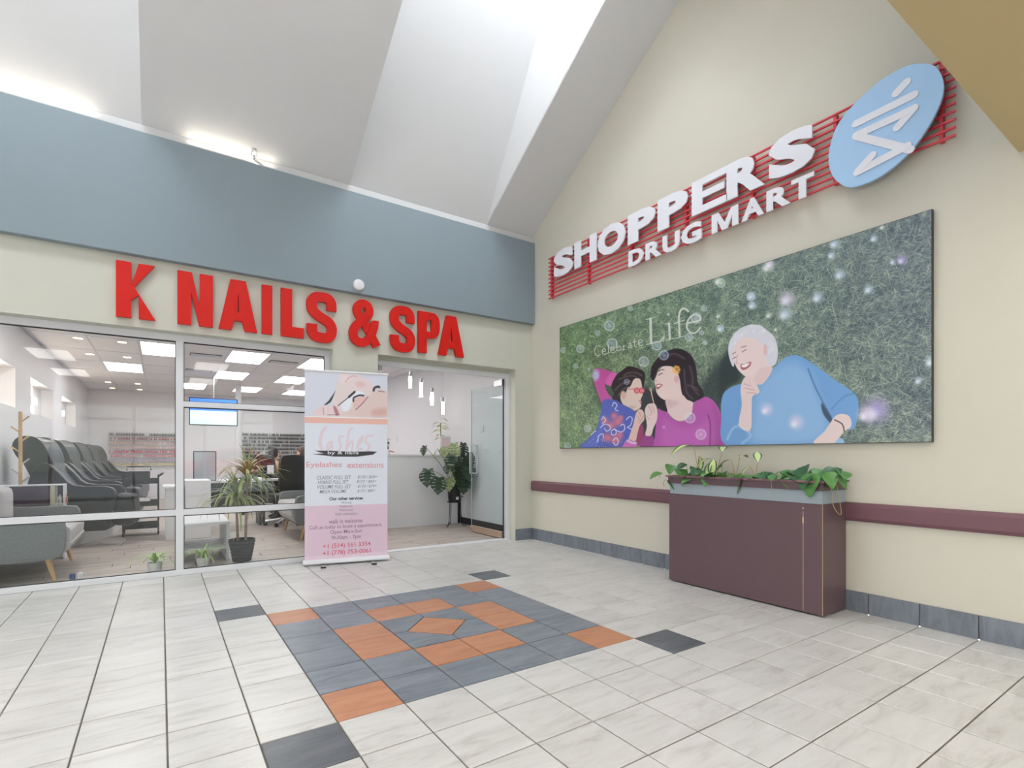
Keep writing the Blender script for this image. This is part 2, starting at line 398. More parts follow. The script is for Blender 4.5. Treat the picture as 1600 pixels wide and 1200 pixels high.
# skirting tiles
for name, x0, x1, along in (('baseboard_right', -9, YB, 1),):
    r = struct(MB().box(XW-.004, -9, 0, XW, YB, .148).build(name, M['grout']))
    y = YB; k = -6
    ys = sorted([YB]+[-i*T for i in range(-5, 14)]+[-14*T], reverse=True)
    for a, b in zip(ys[:-1], ys[1:]):
        if a-b < .02: continue
        m = MB(); m.box(-.007, -(a-b)/2+.003, .001, 0, (a-b)/2-.003, .151)
        t = m.build('tile', M['slate'], r); t.parent = r; t.matrix_parent_inverse = Matrix(); t.location = (XW-.004, (a+b)/2, 0)
r = struct(MB().box(DX1, YB-.004, 0, XW-.012, YB, .148).build('baseboard_back', M['grout']))
t = MB().box(DX1+.002, YB-.011, .001, XW-.014, YB-.004, .151).build('tile', M['slate'], r)
MB().box(WX1+.002, YB-.011, .001, DX0-.002, YB-.0, .151).build('tile', M['slate'], r)
# plum wall rail
rl = MB(); pr = [(0, .663), (.022, .668), (.03, .69), (.03, .775), (.022, .797), (0, .802)]
rl.poly([[(p[0], p[1]) for p in pr]], ((XW, -9, 0), (-1, 0, 0), (0, 0, 1), (0, 1, 0)), 0, 9+YB-.02)
o = rl.build('wall_rail', M['rail']); tag(o, 'long plum coloured bumper rail running along the beige wall', 'rail')

# ------------------------------------------------------------------ shopfront
FX0 = WX0
def bar(mb, x0, z0, x1, z1, y0=YS, y1=YS+.06): mb.box(x0, y0, z0, x1, y1, z1)
w1 = struct(empty('window_1', (0, YS, 0)))
def fr_(name, x0, z0, x1, z1, y0=YS, y1=YS+.06):
    mb = MB(); bar(mb, x0, z0, x1, z1, y0, y1); return mb.build(name, M['frame'], w1, bevel=.003)
fr_('sill', FX0, 0, WX1, .05, YS-.015, YS+.075)
fr_('head', FX0, 2.24, WX1, OZ)
fr_('jamb', WX1-.055, .05, WX1, 2.24)
fr_('jamb', FX0, .05, FX0+.055, 2.24)
fr_('mullion', -.513, .05, -.449, 2.24)
fr_('rail', FX0+.055, .572, -.513, .63); fr_('rail', -.449, .572, WX1-.055, .63); fr_('rail', -.449, 1.615, WX1-.055, 1.668)
gk = MB()                                           # dark gaskets round the panes
panes = [(FX0+.055, .05, -.513, .572), (FX0+.055, .63, -.513, 2.24), (-.449, .05, WX1-.055, .572), (-.449, .63, WX1-.055, 1.615), (-.449, 1.668, WX1-.055, 2.24)]
for x0, z0, x1, z1 in panes:
    e = .006
    gk.box(x0, YS+.018, z0, x0+e, YS+.035, z1); gk.box(x1-e, YS+.018, z0, x1, YS+.035, z1)
    gk.box(x0, YS+.018, z0, x1, YS+.035, z0+e); gk.box(x0, YS+.018, z1-e*1.6, x1, YS+.035, z1)
    p = MB().add([(x0, YS+.026, z0), (x1, YS+.026, z0), (x1, YS+.026, z1), (x0, YS+.026, z1)], [(0, 1, 2, 3)]).build('pane', M['glass'], w1, fix=False)
gk.build('gasket', M['black'], w1)
d1 = struct(empty('door_1', (0, YS, 0)))
def dr_(name, *a, m='frame', bev=.003):
    return MB().box(*a).build(name, M[m], d1, bevel=bev)
dr_('jamb', DX1-.06, YS, 0, DX1, YS+.06, 2.20); dr_('jamb', DX0, YS, 0, DX0+.05, YS+.06, 2.20)
dr_('head', DX0, YS, 2.20, DX1, YS+.06, 2.26)
dr_('threshold', DX0, YS-.02, 0, DX1, YS+.1, .012)
dr_('lintel_panel', DX0, YS+.01, 2.26, DX1, YS+.05, OZ, m='beige_back', bev=0)
LX = 3.245
leaf = MB().add([(LX, YS+.06, .10), (LX, YS+.92, .10), (LX, YS+.92, 2.13), (LX, YS+.06, 2.13)], [(0, 1, 2, 3)]).build('door_leaf', M['glass_edge'], d1, fix=False)
MB().box(LX-.005, YS+.916, .10, LX+.005, YS+.922, 2.13).build('polished_edge', mat('green_glass_edge', (168, 200, 196), .2), leaf)
MB().box(LX-.022, YS+.06, .012, LX+.022, YS+.92, .10).build('bottom_rail', mat('champagne_metal', (205, 180, 160), .3, metal=.7), leaf, bevel=.004)
MB().box(LX-.02, YS+.05, 2.10, LX+.02, YS+.26, 2.19).build('top_patch', M['chrome'], leaf, bevel=.004)
MB().tube([(LX, YS+.045, .02), (LX, YS+.045, 2.19)], .009).build('pivot_strip', M['black'], leaf)
hd = MB()
for sx in (-1, 1):
    hx = LX+sx*.06
    hd.tube([(LX+sx*.006, YS+.86, .88), (hx, YS+.86, .88), (hx, YS+.86, 1.30), (LX+sx*.006, YS+.86, 1.30)], .011)
hd.build('handle', M['frame'], leaf, smooth=True)
MB().lathe([(0, 0), (.016, 0), (.016, .008), (0, .008)], (0, 0, 0), 12).build('lock', M['chrome'], leaf).matrix_parent_inverse = Matrix.Translation((LX-.024, YS+.88, .055)) @ Matrix.Rotation(PI/2, 4, 'Y')
vs, fs = text_mesh('37', ((LX-.007, YS, 0), (0, -1, 0), (0, 0, 1), (-1, 0, 0)), -.44, -.34, 1.98, 2.09, 0, .001)
m = MB(); m.add(vs, fs); m.build('number_decal', M['white'], leaf)
MB().box(1.475, YS-.005, 2.145, 1.52, YS+.1, 2.20).build('top_pivot', M['chrome'], d1)

# ------------------------------------------------------------------ painter for flat printed images
class Paint:
    """paints shapes given in photo pixels on to a flat board; O,ex,ey span the board"""
    def __init__(s, W, H, O, ex, ey, w, h, base):
        s.W, s.H = W, H; s.img = np.zeros((H, W, 3), np.float32); s.img[:] = base
        a = (np.arange(W)+.5)/W*w; b = (np.arange(H)+.5)/H*h; A, B = np.meshgrid(a, b)
        X = [O[i]+ex[i]*A+ey[i]*B for i in range(3)]; dx, dy = X[0]-CX, X[1]-CY; d = dx*FW[0]+dy*FW[1]
        s.U = (800+F*(dx*RT[0]+dy*RT[1])/d).astype(np.float32); s.V = (PY-F*(X[2]-CZ)/d).astype(np.float32); s.A = A; s.B = B
    def _box(s, u0, v0, u1, v1):
        m = (s.U >= u0) & (s.U <= u1) & (s.V >= v0) & (s.V <= v1)
        if not m.any(): return None
        r = np.where(m.any(1))[0]; c = np.where(m.any(0))[0]; return slice(r[0], r[-1]+1), slice(c[0], c[-1]+1)
    def mix(s, bx, al, col):
        al = al[..., None]; s.img[bx] = s.img[bx]*(1-al)+np.array(col, np.float32)*al
    def poly(s, pts, col, soft=.45, smooth=True, alpha=1., n=4):
        pts = np.array(spline(pts, n, True) if smooth else pts, np.float32)
        bx = s._box(pts[:, 0].min()-soft*2-1, pts[:, 1].min()-soft*2-1, pts[:, 0].max()+soft*2+1, pts[:, 1].max()+soft*2+1)
        if bx is None: return
        U, V = s.U[bx], s.V[bx]; ins = np.zeros(U.shape, bool); dm = np.full(U.shape, 1e9, np.float32)
        for i in range(len(pts)):
            x0, y0 = pts[i]; x1, y1 = pts[(i+1) % len(pts)]
            ex, ey = x1-x0, y1-y0; L = ex*ex+ey*ey
            if L < 1e-9: continue
            t = np.clip(((U-x0)*ex+(V-y0)*ey)/L, 0, 1); dm = np.minimum(dm, (U-x0-t*ex)**2+(V-y0-t*ey)**2)
            c = (y0 > V) != (y1 > V)
            if ey != 0: ins ^= c & (U < x0+(V-y0)/ey*ex)
        d = np.sqrt(dm); sd = np.where(ins, d, -d)
        s.mix(bx, np.clip(.5+sd/(2*soft), 0, 1)*alpha, col)
    def stroke(s, pts, w, col, soft=.35, alpha=1., smooth=True):
        pts = spline(pts, 5) if smooth and len(pts) > 2 else pts
        pts = np.array(pts, np.float32); w_ = max(w) if isinstance(w, (list, tuple)) else w
        bx = s._box(pts[:, 0].min()-w_-1, pts[:, 1].min()-w_-1, pts[:, 0].max()+w_+1, pts[:, 1].max()+w_+1)
        if bx is None: return
        U, V = s.U[bx], s.V[bx]; dm = np.full(U.shape, 1e9, np.float32)
        for (x0, y0), (x1, y1) in zip(pts[:-1], pts[1:]):
            ex, ey = x1-x0, y1-y0; L = ex*ex+ey*ey
            if L < 1e-9: continue
            t = np.clip(((U-x0)*ex+(V-y0)*ey)/L, 0, 1); dm = np.minimum(dm, (U-x0-t*ex)**2+(V-y0-t*ey)**2)
        s.mix(bx, np.clip(.5+(w_/2-np.sqrt(dm))/(2*soft), 0, 1)*alpha, col)
    def blob(s, u, v, r, col, alpha=.8, ring=False, ry=None):
        ry = ry or r; bx = s._box(u-2*r, v-2*ry, u+2*r, v+2*ry)
        if bx is None: return
        d = np.sqrt(((s.U[bx]-u)/r)**2+((s.V[bx]-v)/ry)**2)
        al = np.exp(-((d-.85)/.16)**2) if ring else np.clip(1.25-d, 0, 1)**1.3
        s.mix(bx, al*alpha, col)
    def image(s, name):
        im = bpy.data.images.new(name, s.W, s.H); a = np.ones((s.H, s.W, 4), np.float32)
        a[..., :3] = np.clip(s.img/255., 0, 1); im.pixels.foreach_set(a.ravel()); im.update(); im.pack(); return im
def print_mat(name, im, rough=.35):
    m = bpy.data.materials.new(name); m.use_nodes = True; nt = m.node_tree; b = nt.nodes['Principled BSDF']
    t = nt.nodes.new('ShaderNodeTexImage'); t.image = im; t.extension = 'EXTEND'
    nt.links.new(t.outputs[0], b.inputs['Base Color']); b.inputs['Roughness'].default_value = rough
    return m
def print_face(O, ex, ey, w, h, name, m, parent):
    O, ex, ey = map(Vector, (O, ex, ey))
    vs = [O, O+ex*w, O+ex*w+ey*h, O+ey*h]
    me = bpy.data.meshes.new(name); me.from_pydata([tuple(v) for v in vs], [], [(0, 1, 2, 3)])
    uv = me.uv_layers.new()
    for i, c in enumerate(((0, 0), (1, 0), (1, 1), (0, 1))): uv.data[i].uv = c
    me.materials.append(m); o = bpy.data.objects.new(name, me); COL.objects.link(o); o.parent = parent
    if parent.type == 'EMPTY': o.matrix_parent_inverse = Matrix.Translation(-parent.location)
    return o

# ------------------------------------------------------------------ mural
MZ0, MZ1, MY0, MY1 = 1.235, 2.768, 1.03, -2.82
MXF = XW-.03
W_, H_ = 1640, 656
rng = np.random.default_rng(3)
p = Paint(W_, H_, (MXF, MY0, MZ0), (0, -1, 0), (0, 0, 1), MY0-MY1, MZ1-MZ0, (84, 110, 84))
def streaks(seed, dx, dy, n):
    r = np.random.default_rng(seed).random((H_//2, W_//2)).astype(np.float32).repeat(2, 0).repeat(2, 1); a = np.zeros_like(r)
    for k in range(n): a += np.roll(r, (int(round(k*dy)), int(round(k*dx))), (0, 1))
    a -= a.mean(); return a/a.std()
g1 = np.maximum.reduce([streaks(i, dx, dy, 20) for i, (dx, dy) in enumerate(((1, .2), (.8, .7), (.3, 1), (-.3, 1), (-.8, .6), (1, -.3)))])
g1 = g1+np.roll(g1, 1, 0)+np.roll(g1, 1, 1); g1 = (g1-g1.mean())/g1.std()
lo = np.zeros((H_, W_), np.float32)
for s_, a_ in ((24, 1.), (60, 1.2), (10, .7)):
    q_ = rng.random((H_//s_+3, W_//s_+3)); yy = np.arange(H_)/s_; xx = np.arange(W_)/s_
    y0 = yy.astype(int); x0 = xx.astype(int); fy = (yy-y0)[:, None]; fx = (xx-x0)[None, :]
    lo += a_*((q_[y0][:, x0]*(1-fy)+q_[y0+1][:, x0]*fy)*(1-fx)+(q_[y0][:, x0+1]*(1-fy)+q_[y0+1][:, x0+1]*fy)*fx-.5)
t = np.clip(.46+.19*g1+.20*lo, 0, 1)[..., None]
X = (p.A/(MY0-MY1))[..., None]; Yn = (p.B/(MZ1-MZ0))[..., None]
dark = np.array((48, 78, 56))*(1-X)+np.array((62, 78, 90))*X
lite = np.array((186, 212, 150))*(1-X)+np.array((172, 184, 166))*X
p.img = (dark*(1-t)+lite*t).astype(np.float32)
p.img = p.img*(1-.15*X*Yn)+np.array((120, 130, 168))*(.15*X*Yn)
z7 = lambda L: [(910+x/6.667, 560+y/6.667) for x, y in L]
zr = lambda L: [(1120+x/3, 320+y/3) for x, y in L]
zl = lambda L: [(860+x/3, 320+y/3) for x, y in L]
DK, SK, SK2 = (38, 34, 42), (226, 205, 200), (206, 168, 160)
# shade lying in the printed grass
p.poly(zl([(700, 930), (760, 760), (850, 690), (880, 760), (900, 820), (830, 870), (800, 980), (810, 1080)]), (42, 56, 58), 6, alpha=.75)
p.poly(zl([(200, 800), (210, 900), (240, 960), (330, 960), (310, 800)]), (40, 60, 48), 5, alpha=.6)
p.poly(zl([(400, 960), (430, 860), (500, 880), (520, 1000), (500, 1140), (440, 1140)]), (48, 50, 58), 5, alpha=.9)
# girl with dark hair and red glasses
p.poly(z7([(118, 118), (150, 108), (240, 118), (392, 178), (340, 205), (330, 300), (250, 262), (238, 300), (270, 370), (325, 440), (215, 480), (165, 380), (120, 240)]), (196, 84, 160))
p.poly(z7([(240, 262), (345, 300), (330, 250), (392, 178), (300, 150)]), (212, 104, 176), 1)
p.poly(z7([(120, 118), (170, 130), (175, 200), (130, 240), (112, 190)]), (186, 186, 226), 2, alpha=.8)
p.poly(z7([(300, 290), (350, 180), (420, 120), (480, 82), (570, 100), (650, 150), (645, 260), (620, 330), (560, 300), (500, 330), (450, 380), (430, 470), (480, 540), (560, 560), (400, 520), (310, 430), (330, 360)]), DK)
for L in ([(430, 180), (480, 150), (560, 150), (620, 180)], [(380, 220), (430, 200), (500, 180), (560, 190)], [(340, 330), (390, 280), (450, 250), (500, 240)], [(380, 380), (420, 330), (470, 300)]):
    p.stroke(z7(L), 2.2, (132, 122, 112), 1, .6)
p.poly(z7([(500, 290), (540, 215), (600, 215), (622, 290), (628, 380), (608, 430), (612, 500), (570, 540), (510, 550), (440, 500), (405, 450), (395, 390), (420, 345), (450, 360), (470, 310)]), (222, 202, 192))
p.poly(z7([(405, 350), (440, 345), (455, 390), (430, 425), (405, 410)]), (216, 176, 166), 1)
p.poly(z7([(560, 500), (500, 548), (440, 505), (480, 500)]), (190, 160, 152), 2, alpha=.6)
p.stroke(z7([(590, 445), (612, 450), (605, 470)]), 1.6, (190, 120, 122), .6)
for c_ in ((570, 335), (622, 335)):
    p.poly(z7([(c_[0]-32, c_[1]-14), (c_[0], c_[1]-26), (c_[0]+22, c_[1]-8), (c_[0]+18, c_[1]+20), (c_[0]-18, c_[1]+24)]), (222, 132, 142), .6)
    p.stroke(z7([(c_[0]-32, c_[1]-14), (c_[0], c_[1]-26), (c_[0]+22, c_[1]-8), (c_[0]+18, c_[1]+20), (c_[0]-18, c_[1]+24), (c_[0]-32, c_[1]-14)]), 1.3, (196, 72, 92), .4)
p.stroke(z7([(470, 320), (545, 322)]), 1.3, (214, 120, 132), .4)
p.poly(z7([(215, 438), (330, 432), (420, 480), (570, 575), (540, 700), (490, 850), (455, 935), (-5, 935), (50, 850), (140, 740), (190, 560)]), (78, 96, 186), smooth=True)
p.poly(z7([(60, 860), (160, 740), (200, 600), (240, 600), (200, 800), (120, 930), (0, 930)]), (94, 118, 206), 3, alpha=.7)
for (x, y, r) in ((235, 650, 9), (300, 700, 10), (370, 660, 11), (330, 600, 8), (260, 830, 11), (350, 850, 12), (390, 800, 8), (400, 620, 6)):
    p.blob(910+x/6.667, 560+y/6.667, r*.85, (214, 120, 140), .95)
for L in ([(190, 720), (230, 690), (280, 700), (290, 740), (250, 760), (230, 730)], [(300, 760), (340, 740), (350, 790), (310, 800), (300, 770)], [(320, 860), (350, 830), (375, 870), (350, 910), (320, 880)],
          [(330, 740), (400, 770), (440, 740), (430, 690), (400, 700)], [(160, 870), (170, 810), (210, 790), (220, 830)], [(310, 500), (330, 460), (360, 490), (340, 530), (370, 550)], [(460, 640), (490, 610), (520, 630), (500, 700), (470, 720), (510, 740)],
          [(200, 640), (220, 610), (240, 650), (210, 680)], [(90, 800), (120, 770), (140, 760)]):
    p.stroke(z7(L), 1.5, (226, 226, 246), .5, .9)
for k in range(26):
    p.blob(910+rng.uniform(60, 260)/6.667, 560+rng.uniform(840, 925)/6.667, .7, (226, 226, 246), .9)
p.poly(z7([(560, 740), (620, 690), (640, 780), (600, 900), (540, 900)]), (150, 66, 104), 1)
p.poly(z7([(565, 560), (600, 530), (638, 560), (645, 640), (600, 700), (575, 780), (550, 870), (475, 880), (500, 780), (530, 690), (545, 620)]), (222, 192, 184))
for L in ([(590, 560), (610, 610)], [(575, 600), (600, 650)], [(640, 600), (590, 680)]): p.stroke(z7(L), .9, (182, 130, 124), .5, .8)
p.poly(z7([(430, 900), (470, 850), (560, 880), (555, 935), (425, 935)]), (206, 116, 190), 1)
p.stroke(z7([(470, 860), (520, 885), (558, 885)]), 3, (214, 200, 232), .8)
# mother in the purple top
p.poly(z7([(735, 60), (790, -10), (870, -70), (990, -105), (1090, -70), (1160, 10), (1190, 130), (1205, 250), (1262, 350), (1250, 420), (1180, 450), (1090, 470), (1030, 420), (1010, 280), (960, 120), (850, 80), (790, 110), (745, 230), (715, 200), (715, 120)]), DK)
p.poly(z7([(745, 340), (800, 400), (880, 440), (890, 540), (860, 560), (800, 520), (750, 480)]), (36, 32, 40), 1)
for L in ([(1060, 120), (1070, 250), (1090, 360), (1150, 420)], [(1120, 80), (1150, 200), (1150, 300), (1210, 380)], [(860, -20), (960, -50), (1060, 0)], [(1100, 280), (1160, 300), (1200, 330)]):
    p.stroke(z7(L), 2.5, (104, 92, 104), 1.4, .7)
p.poly(z7([(752, 235), (778, 170), (800, 120), (850, 82), (930, 85), (985, 130), (1015, 220), (1030, 330), (1045, 420), (970, 440), (880, 440), (820, 415), (775, 360), (765, 300)]), (230, 208, 205))
p.poly(z7([(870, 425), (960, 430), (1040, 380), (1090, 430), (1155, 465), (1150, 560), (1070, 645), (985, 650), (910, 590), (880, 520)]), (226, 202, 202))
p.poly(z7([(870, 430), (960, 445), (1000, 470), (900, 520)]), (200, 172, 176), 3, alpha=.55)
p.poly(z7([(960, 190), (990, 180), (1010, 220), (985, 255), (960, 240)]), (220, 180, 180), 1)
p.poly(z7([(770, 275), (800, 265), (838, 275), (815, 300), (780, 325)]), (178, 88, 100), .6)
p.poly(z7([(780, 278), (825, 275), (805, 292), (782, 300)]), (240, 232, 234), .4)
p.stroke(z7([(795, 175), (815, 160), (835, 155)]), 1.3, (92, 60, 66), .5)
p.stroke(z7([(790, 135), (820, 120), (850, 118)]), 1.5, (120, 88, 90), .7)
p.stroke(z7([(752, 235), (768, 230), (772, 245)]), 1., (190, 150, 150), .5)
p.poly(z7([(780, 530), (830, 545), (880, 565), (960, 645), (1050, 655), (1135, 590), (1158, 470), (1220, 430), (1300, 402), (1390, 470), (1450, 600), (1470, 760), (1480, 935), (770, 935), (755, 830), (770, 650)]), (178, 88, 168))
p.poly(z7([(860, 640), (1000, 720), (1200, 700), (1310, 640), (1320, 935), (860, 935)]), (192, 104, 186), 6, alpha=.7)
p.stroke(z7([(1310, 590), (1335, 700), (1330, 930)]), 1.6, (122, 52, 116), .8)
p.poly(z7([(1350, 480), (1450, 620), (1475, 930), (1400, 930), (1390, 700)]), (160, 76, 150), 4, alpha=.6)
p.poly(z7([(600, 935), (640, 800), (730, 810), (745, 870), (720, 935)]), (150, 68, 138), 1)
p.poly(z7([(650, 560), (665, 500), (700, 472), (760, 480), (782, 560), (775, 650), (740, 730), (715, 805), (655, 800), (672, 700)]), (226, 204, 204))
for L in ([(690, 500), (720, 560), (700, 600)], [(730, 500), (750, 570)], [(655, 590), (700, 640)]): p.stroke(z7(L), .9, (180, 138, 138), .5, .8)
p.stroke(z7([(712, 325), (728, 400), (748, 482)]), 1.4, (232, 222, 190), .4)
p.blob(910+710/6.667, 560+320/6.667, 2.4, (236, 228, 200), .9, True)
for k in range(7):
    a_ = k*2*PI/7; x_, y_ = 910+980/6.667, 560+118/6.667
    p.blob(x_+4.2*math.cos(a_), y_+4.6*math.sin(a_), 3.0, (240, 186, 92), 1)
p.blob(910+980/6.667, 560+120/6.667, 2.6, (226, 150, 70), 1)
# white haired lady in the blue top
p.poly(zr([(10, 800), (40, 700), (80, 640), (110, 760), (100, 830), (40, 860), (20, 930)]), (40, 52, 56), 4, alpha=.8)
p.poly(zr([(30, 890), (95, 845), (190, 830), (270, 765), (320, 718), (380, 705), (460, 750), (560, 825), (640, 880), (668, 940), (650, 1045), (600, 1050), (545, 1010), (500, 960), (530, 1040), (470, 1120), (300, 1130), (45, 1130), (22, 1000)]), (112, 160, 214))
p.poly(zr([(200, 850), (330, 740), (430, 780), (480, 900), (520, 1040), (440, 1120), (180, 1120), (170, 980)]), (146, 186, 228), 10, alpha=.8)
p.stroke(zr([(430, 770), (470, 870), (540, 1000)]), 2, (76, 112, 160), 1)
p.poly(zr([(495, 930), (545, 1010), (540, 1030), (500, 980)]), (58, 78, 104), 1)
p.stroke(zr([(540, 960), (600, 900), (655, 885)]), 2, (88, 130, 186), 1, .7)
p.stroke(zr([(50, 1100), (90, 1040), (160, 1080), (120, 1120)]), 3, (176, 206, 238), 1.5, .7)
p.poly(zr([(60, 720), (55, 660), (85, 600), (140, 565), (200, 562), (240, 590), (272, 620), (288, 680), (280, 740), (255, 758), (230, 740), (200, 650), (130, 640), (90, 690), (80, 760)]), (214, 214, 226))
for k in range(46):
    a_ = rng.uniform(0, 2*PI); x_ = 168+rng.uniform(60, 105)*math.cos(a_); y_ = 655+rng.uniform(55, 90)*math.sin(a_)
    if y_ < 700 and not (90 < x_ < 205 and y_ > 640): p.blob(1120+x_/3, 320+y_/3, 2.6, (236, 236, 244), .6, rng.random() < .5)
p.poly(zr([(72, 700), (90, 650), (130, 622), (190, 632), (225, 680), (238, 745), (262, 770), (215, 840), (170, 830), (128, 800), (95, 765)]), (232, 212, 212))
p.poly(zr([(200, 770), (262, 765), (215, 840), (175, 828)]), (226, 200, 202), 1.5)
p.poly(zr([(112, 750), (135, 745), (160, 735), (158, 755), (135, 772), (118, 772)]), (168, 96, 100), .6)
p.poly(zr([(118, 752), (155, 742), (140, 760), (122, 762)]), (244, 238, 238), .4)
for L in ([(75, 722), (92, 712)], [(120, 690), (138, 678)], [(75, 700), (90, 690)], [(115, 668), (138, 662)]): p.stroke(zr(L), 1.1, (128, 96, 104), .5)
p.stroke(zr([(100, 700), (92, 740), (104, 742)]), .9, (196, 158, 158), .5)
p.poly(zr([(222, 655), (238, 665), (236, 700), (222, 702)]), (222, 190, 192), 1)
p.poly(zr([(112, 870), (122, 825), (140, 805), (172, 812), (200, 870), (195, 885), (168, 900), (165, 960), (158, 1060), (105, 1035), (118, 940)]), (228, 206, 206))
for L in ([(130, 840), (160, 850)], [(135, 860), (180, 870)], [(140, 880), (185, 885)]): p.stroke(zr(L), 1., (182, 144, 146), .5, .8)
p.stroke(zr([(102, 1030), (130, 1050), (160, 1045)]), 1.6, (224, 220, 210), .5)
p.poly(zr([(455, 1120), (510, 1060), (560, 990), (610, 985), (632, 1010), (630, 1045), (600, 1065), (570, 1105), (560, 1125)]), (228, 208, 208))
p.stroke(zr([(555, 1010), (590, 1030), (600, 1065)]), 1.8, (70, 60, 66), .5)
p.poly(zr([(560, 1110), (585, 1095), (600, 1120), (560, 1125)]), (150, 190, 228), .6)
# bubbles
for (x, y, r, c_) in ((276, 566, 26, 0), (222, 600, 13, 1), (140, 675, 20, 0), (58, 680, 13, 0), (290, 650, 26, 1), (437, 735, 26, 0), (498, 660, 24, 1), (532, 705, 24, 1), (684, 530, 26, 0), (722, 484, 14, 1), (798, 578, 17, 0),
                     (800, 365, 22, 2), (940, 430, 20, 1), (945, 470, 17, 1), (117, 755, 13, 0), (174, 1050, 17, 0), (655, 1000, 26, 0), (706, 1078, 26, 3), (650, 620, 20, 1), (710, 600, 12, 0), (375, 485, 12, 2), (725, 645, 11, 0), (180, 772, 8, 2), (80, 1132, 16, 1), (210, 800, 14, 1), (358, 830, 14, 1), (532, 1044, 6, 3)):
    u_, v_ = 860+x/3, 320+y/3; cc = ((208, 214, 236), (178, 206, 236), (206, 222, 200), (236, 214, 240))[c_]
    p.blob(u_, v_, r/3*.9, cc, .55); p.blob(u_, v_, r/3, (226, 234, 248), .55, True)
for (x, y, r, c_) in ((240, 290, 30, 2), (250, 275, 22, 3), (165, 425, 24, 1), (168, 470, 18, 1), (332, 440, 40, 3), (322, 510, 34, 1), (475, 432, 28, 1), (555, 180, 26, 1), (540, 235, 20, 1), (580, 325, 27, 1), (715, 395, 24, 1), (740, 155, 20, 1), (778, 102, 13, 2), (828, 266, 15, 1), (872, 256, 26, 4),
                     (1008, 735, 30, 1), (950, 825, 20, 1), (750, 965, 70, 4), (700, 985, 38, 3), (245, 518, 16, 2), (18, 580, 16, 1), (8, 355, 20, 2), (235, 960, 30, 3), (375, 1020, 36, 3), (8, 520, 12, 2), (278, 585, 9, 2)):
    u_, v_ = 1120+x/3, 320+y/3; cc = ((208, 214, 236), (196, 216, 236), (216, 226, 208), (226, 212, 240), (176, 160, 222))[c_]
    p.blob(u_, v_, r/3*1.1, cc, .8); p.blob(u_-r/9, v_+r/10, r/3*.55, (240, 242, 250), .7)
# the words in the print: a serif hand for "Life", finer strokes for the small word
WH = (214, 220, 210)
lf = lambda L: [(910+x/7.619, 480+y/7.619) for x, y in L]
def serif(L, w, a=.92): p.stroke(lf(L), w, WH, .3, a, smooth=len(L) > 3)
serif([(812, 135), (818, 425)], 4.2); serif([(758, 145), (862, 118)], 1.1); serif([(762, 442), (960, 402)], 1.3); serif([(960, 402), (972, 372), (975, 315)], 1.2); serif([(925, 405), (972, 350)], 2)
serif([(1032, 190), (1042, 375)], 3.4); serif([(985, 200), (1040, 185)], 1); serif([(995, 392), (1095, 368)], 1.2); p.blob(910+1024/7.619, 480+82/7.619, 2.7, WH, 1)
serif([(1160, 345), (1152, 200), (1150, 110), (1165, 45), (1200, 15), (1240, 25), (1262, 45)], 3.2); serif([(1090, 190), (1215, 150)], 1.3); serif([(1110, 368), (1215, 342)], 1.2)
serif([(1245, 190), (1400, 150), (1395, 110), (1350, 85), (1290, 110), (1248, 180), (1250, 250), (1290, 300), (1350, 300), (1408, 240)], 2.6)
for L in ([(215, 470), (180, 455), (150, 490), (150, 550), (180, 580), (212, 560)], [(235, 530), (275, 520), (262, 490), (238, 510), (240, 550), (270, 560), (285, 545)], [(305, 440), (312, 545)], [(292, 550), (328, 540)],
          [(335, 512), (378, 500), (365, 470), (338, 490), (340, 530), (370, 545), (388, 525)], [(405, 400), (412, 520)], [(415, 480), (435, 460), (460, 480), (450, 510), (418, 518)], [(485, 450), (490, 505)], [(488, 470), (515, 450)], [(475, 508), (505, 502)],
          [(545, 440), (575, 430), (582, 480), (592, 485)], [(580, 455), (552, 465), (550, 485), (580, 480)], [(618, 370), (625, 465), (650, 465)], [(605, 415), (645, 408)], [(668, 425), (712, 412), (700, 385), (672, 400), (670, 440), (700, 458), (722, 438)]):
    p.stroke(lf(L), 1.25, WH, .35, .9, smooth=len(L) > 2)
bd = MB().box(MXF, MY1, MZ0, XW-.001, MY0, MZ1).build('mural', mat('dark_board_edge', (52, 54, 60), .5))
tag(bd, 'wide grass green wall mural of three laughing women under soap bubbles', 'poster')
pf = print_face((MXF-.0015, MY0-.004, MZ0+.004), (0, -1, 0), (0, 0, 1), MY0-MY1-.008, MZ1-MZ0-.008, 'printed_picture', print_mat('mural_print', p.image('mural_print'), .3), bd)
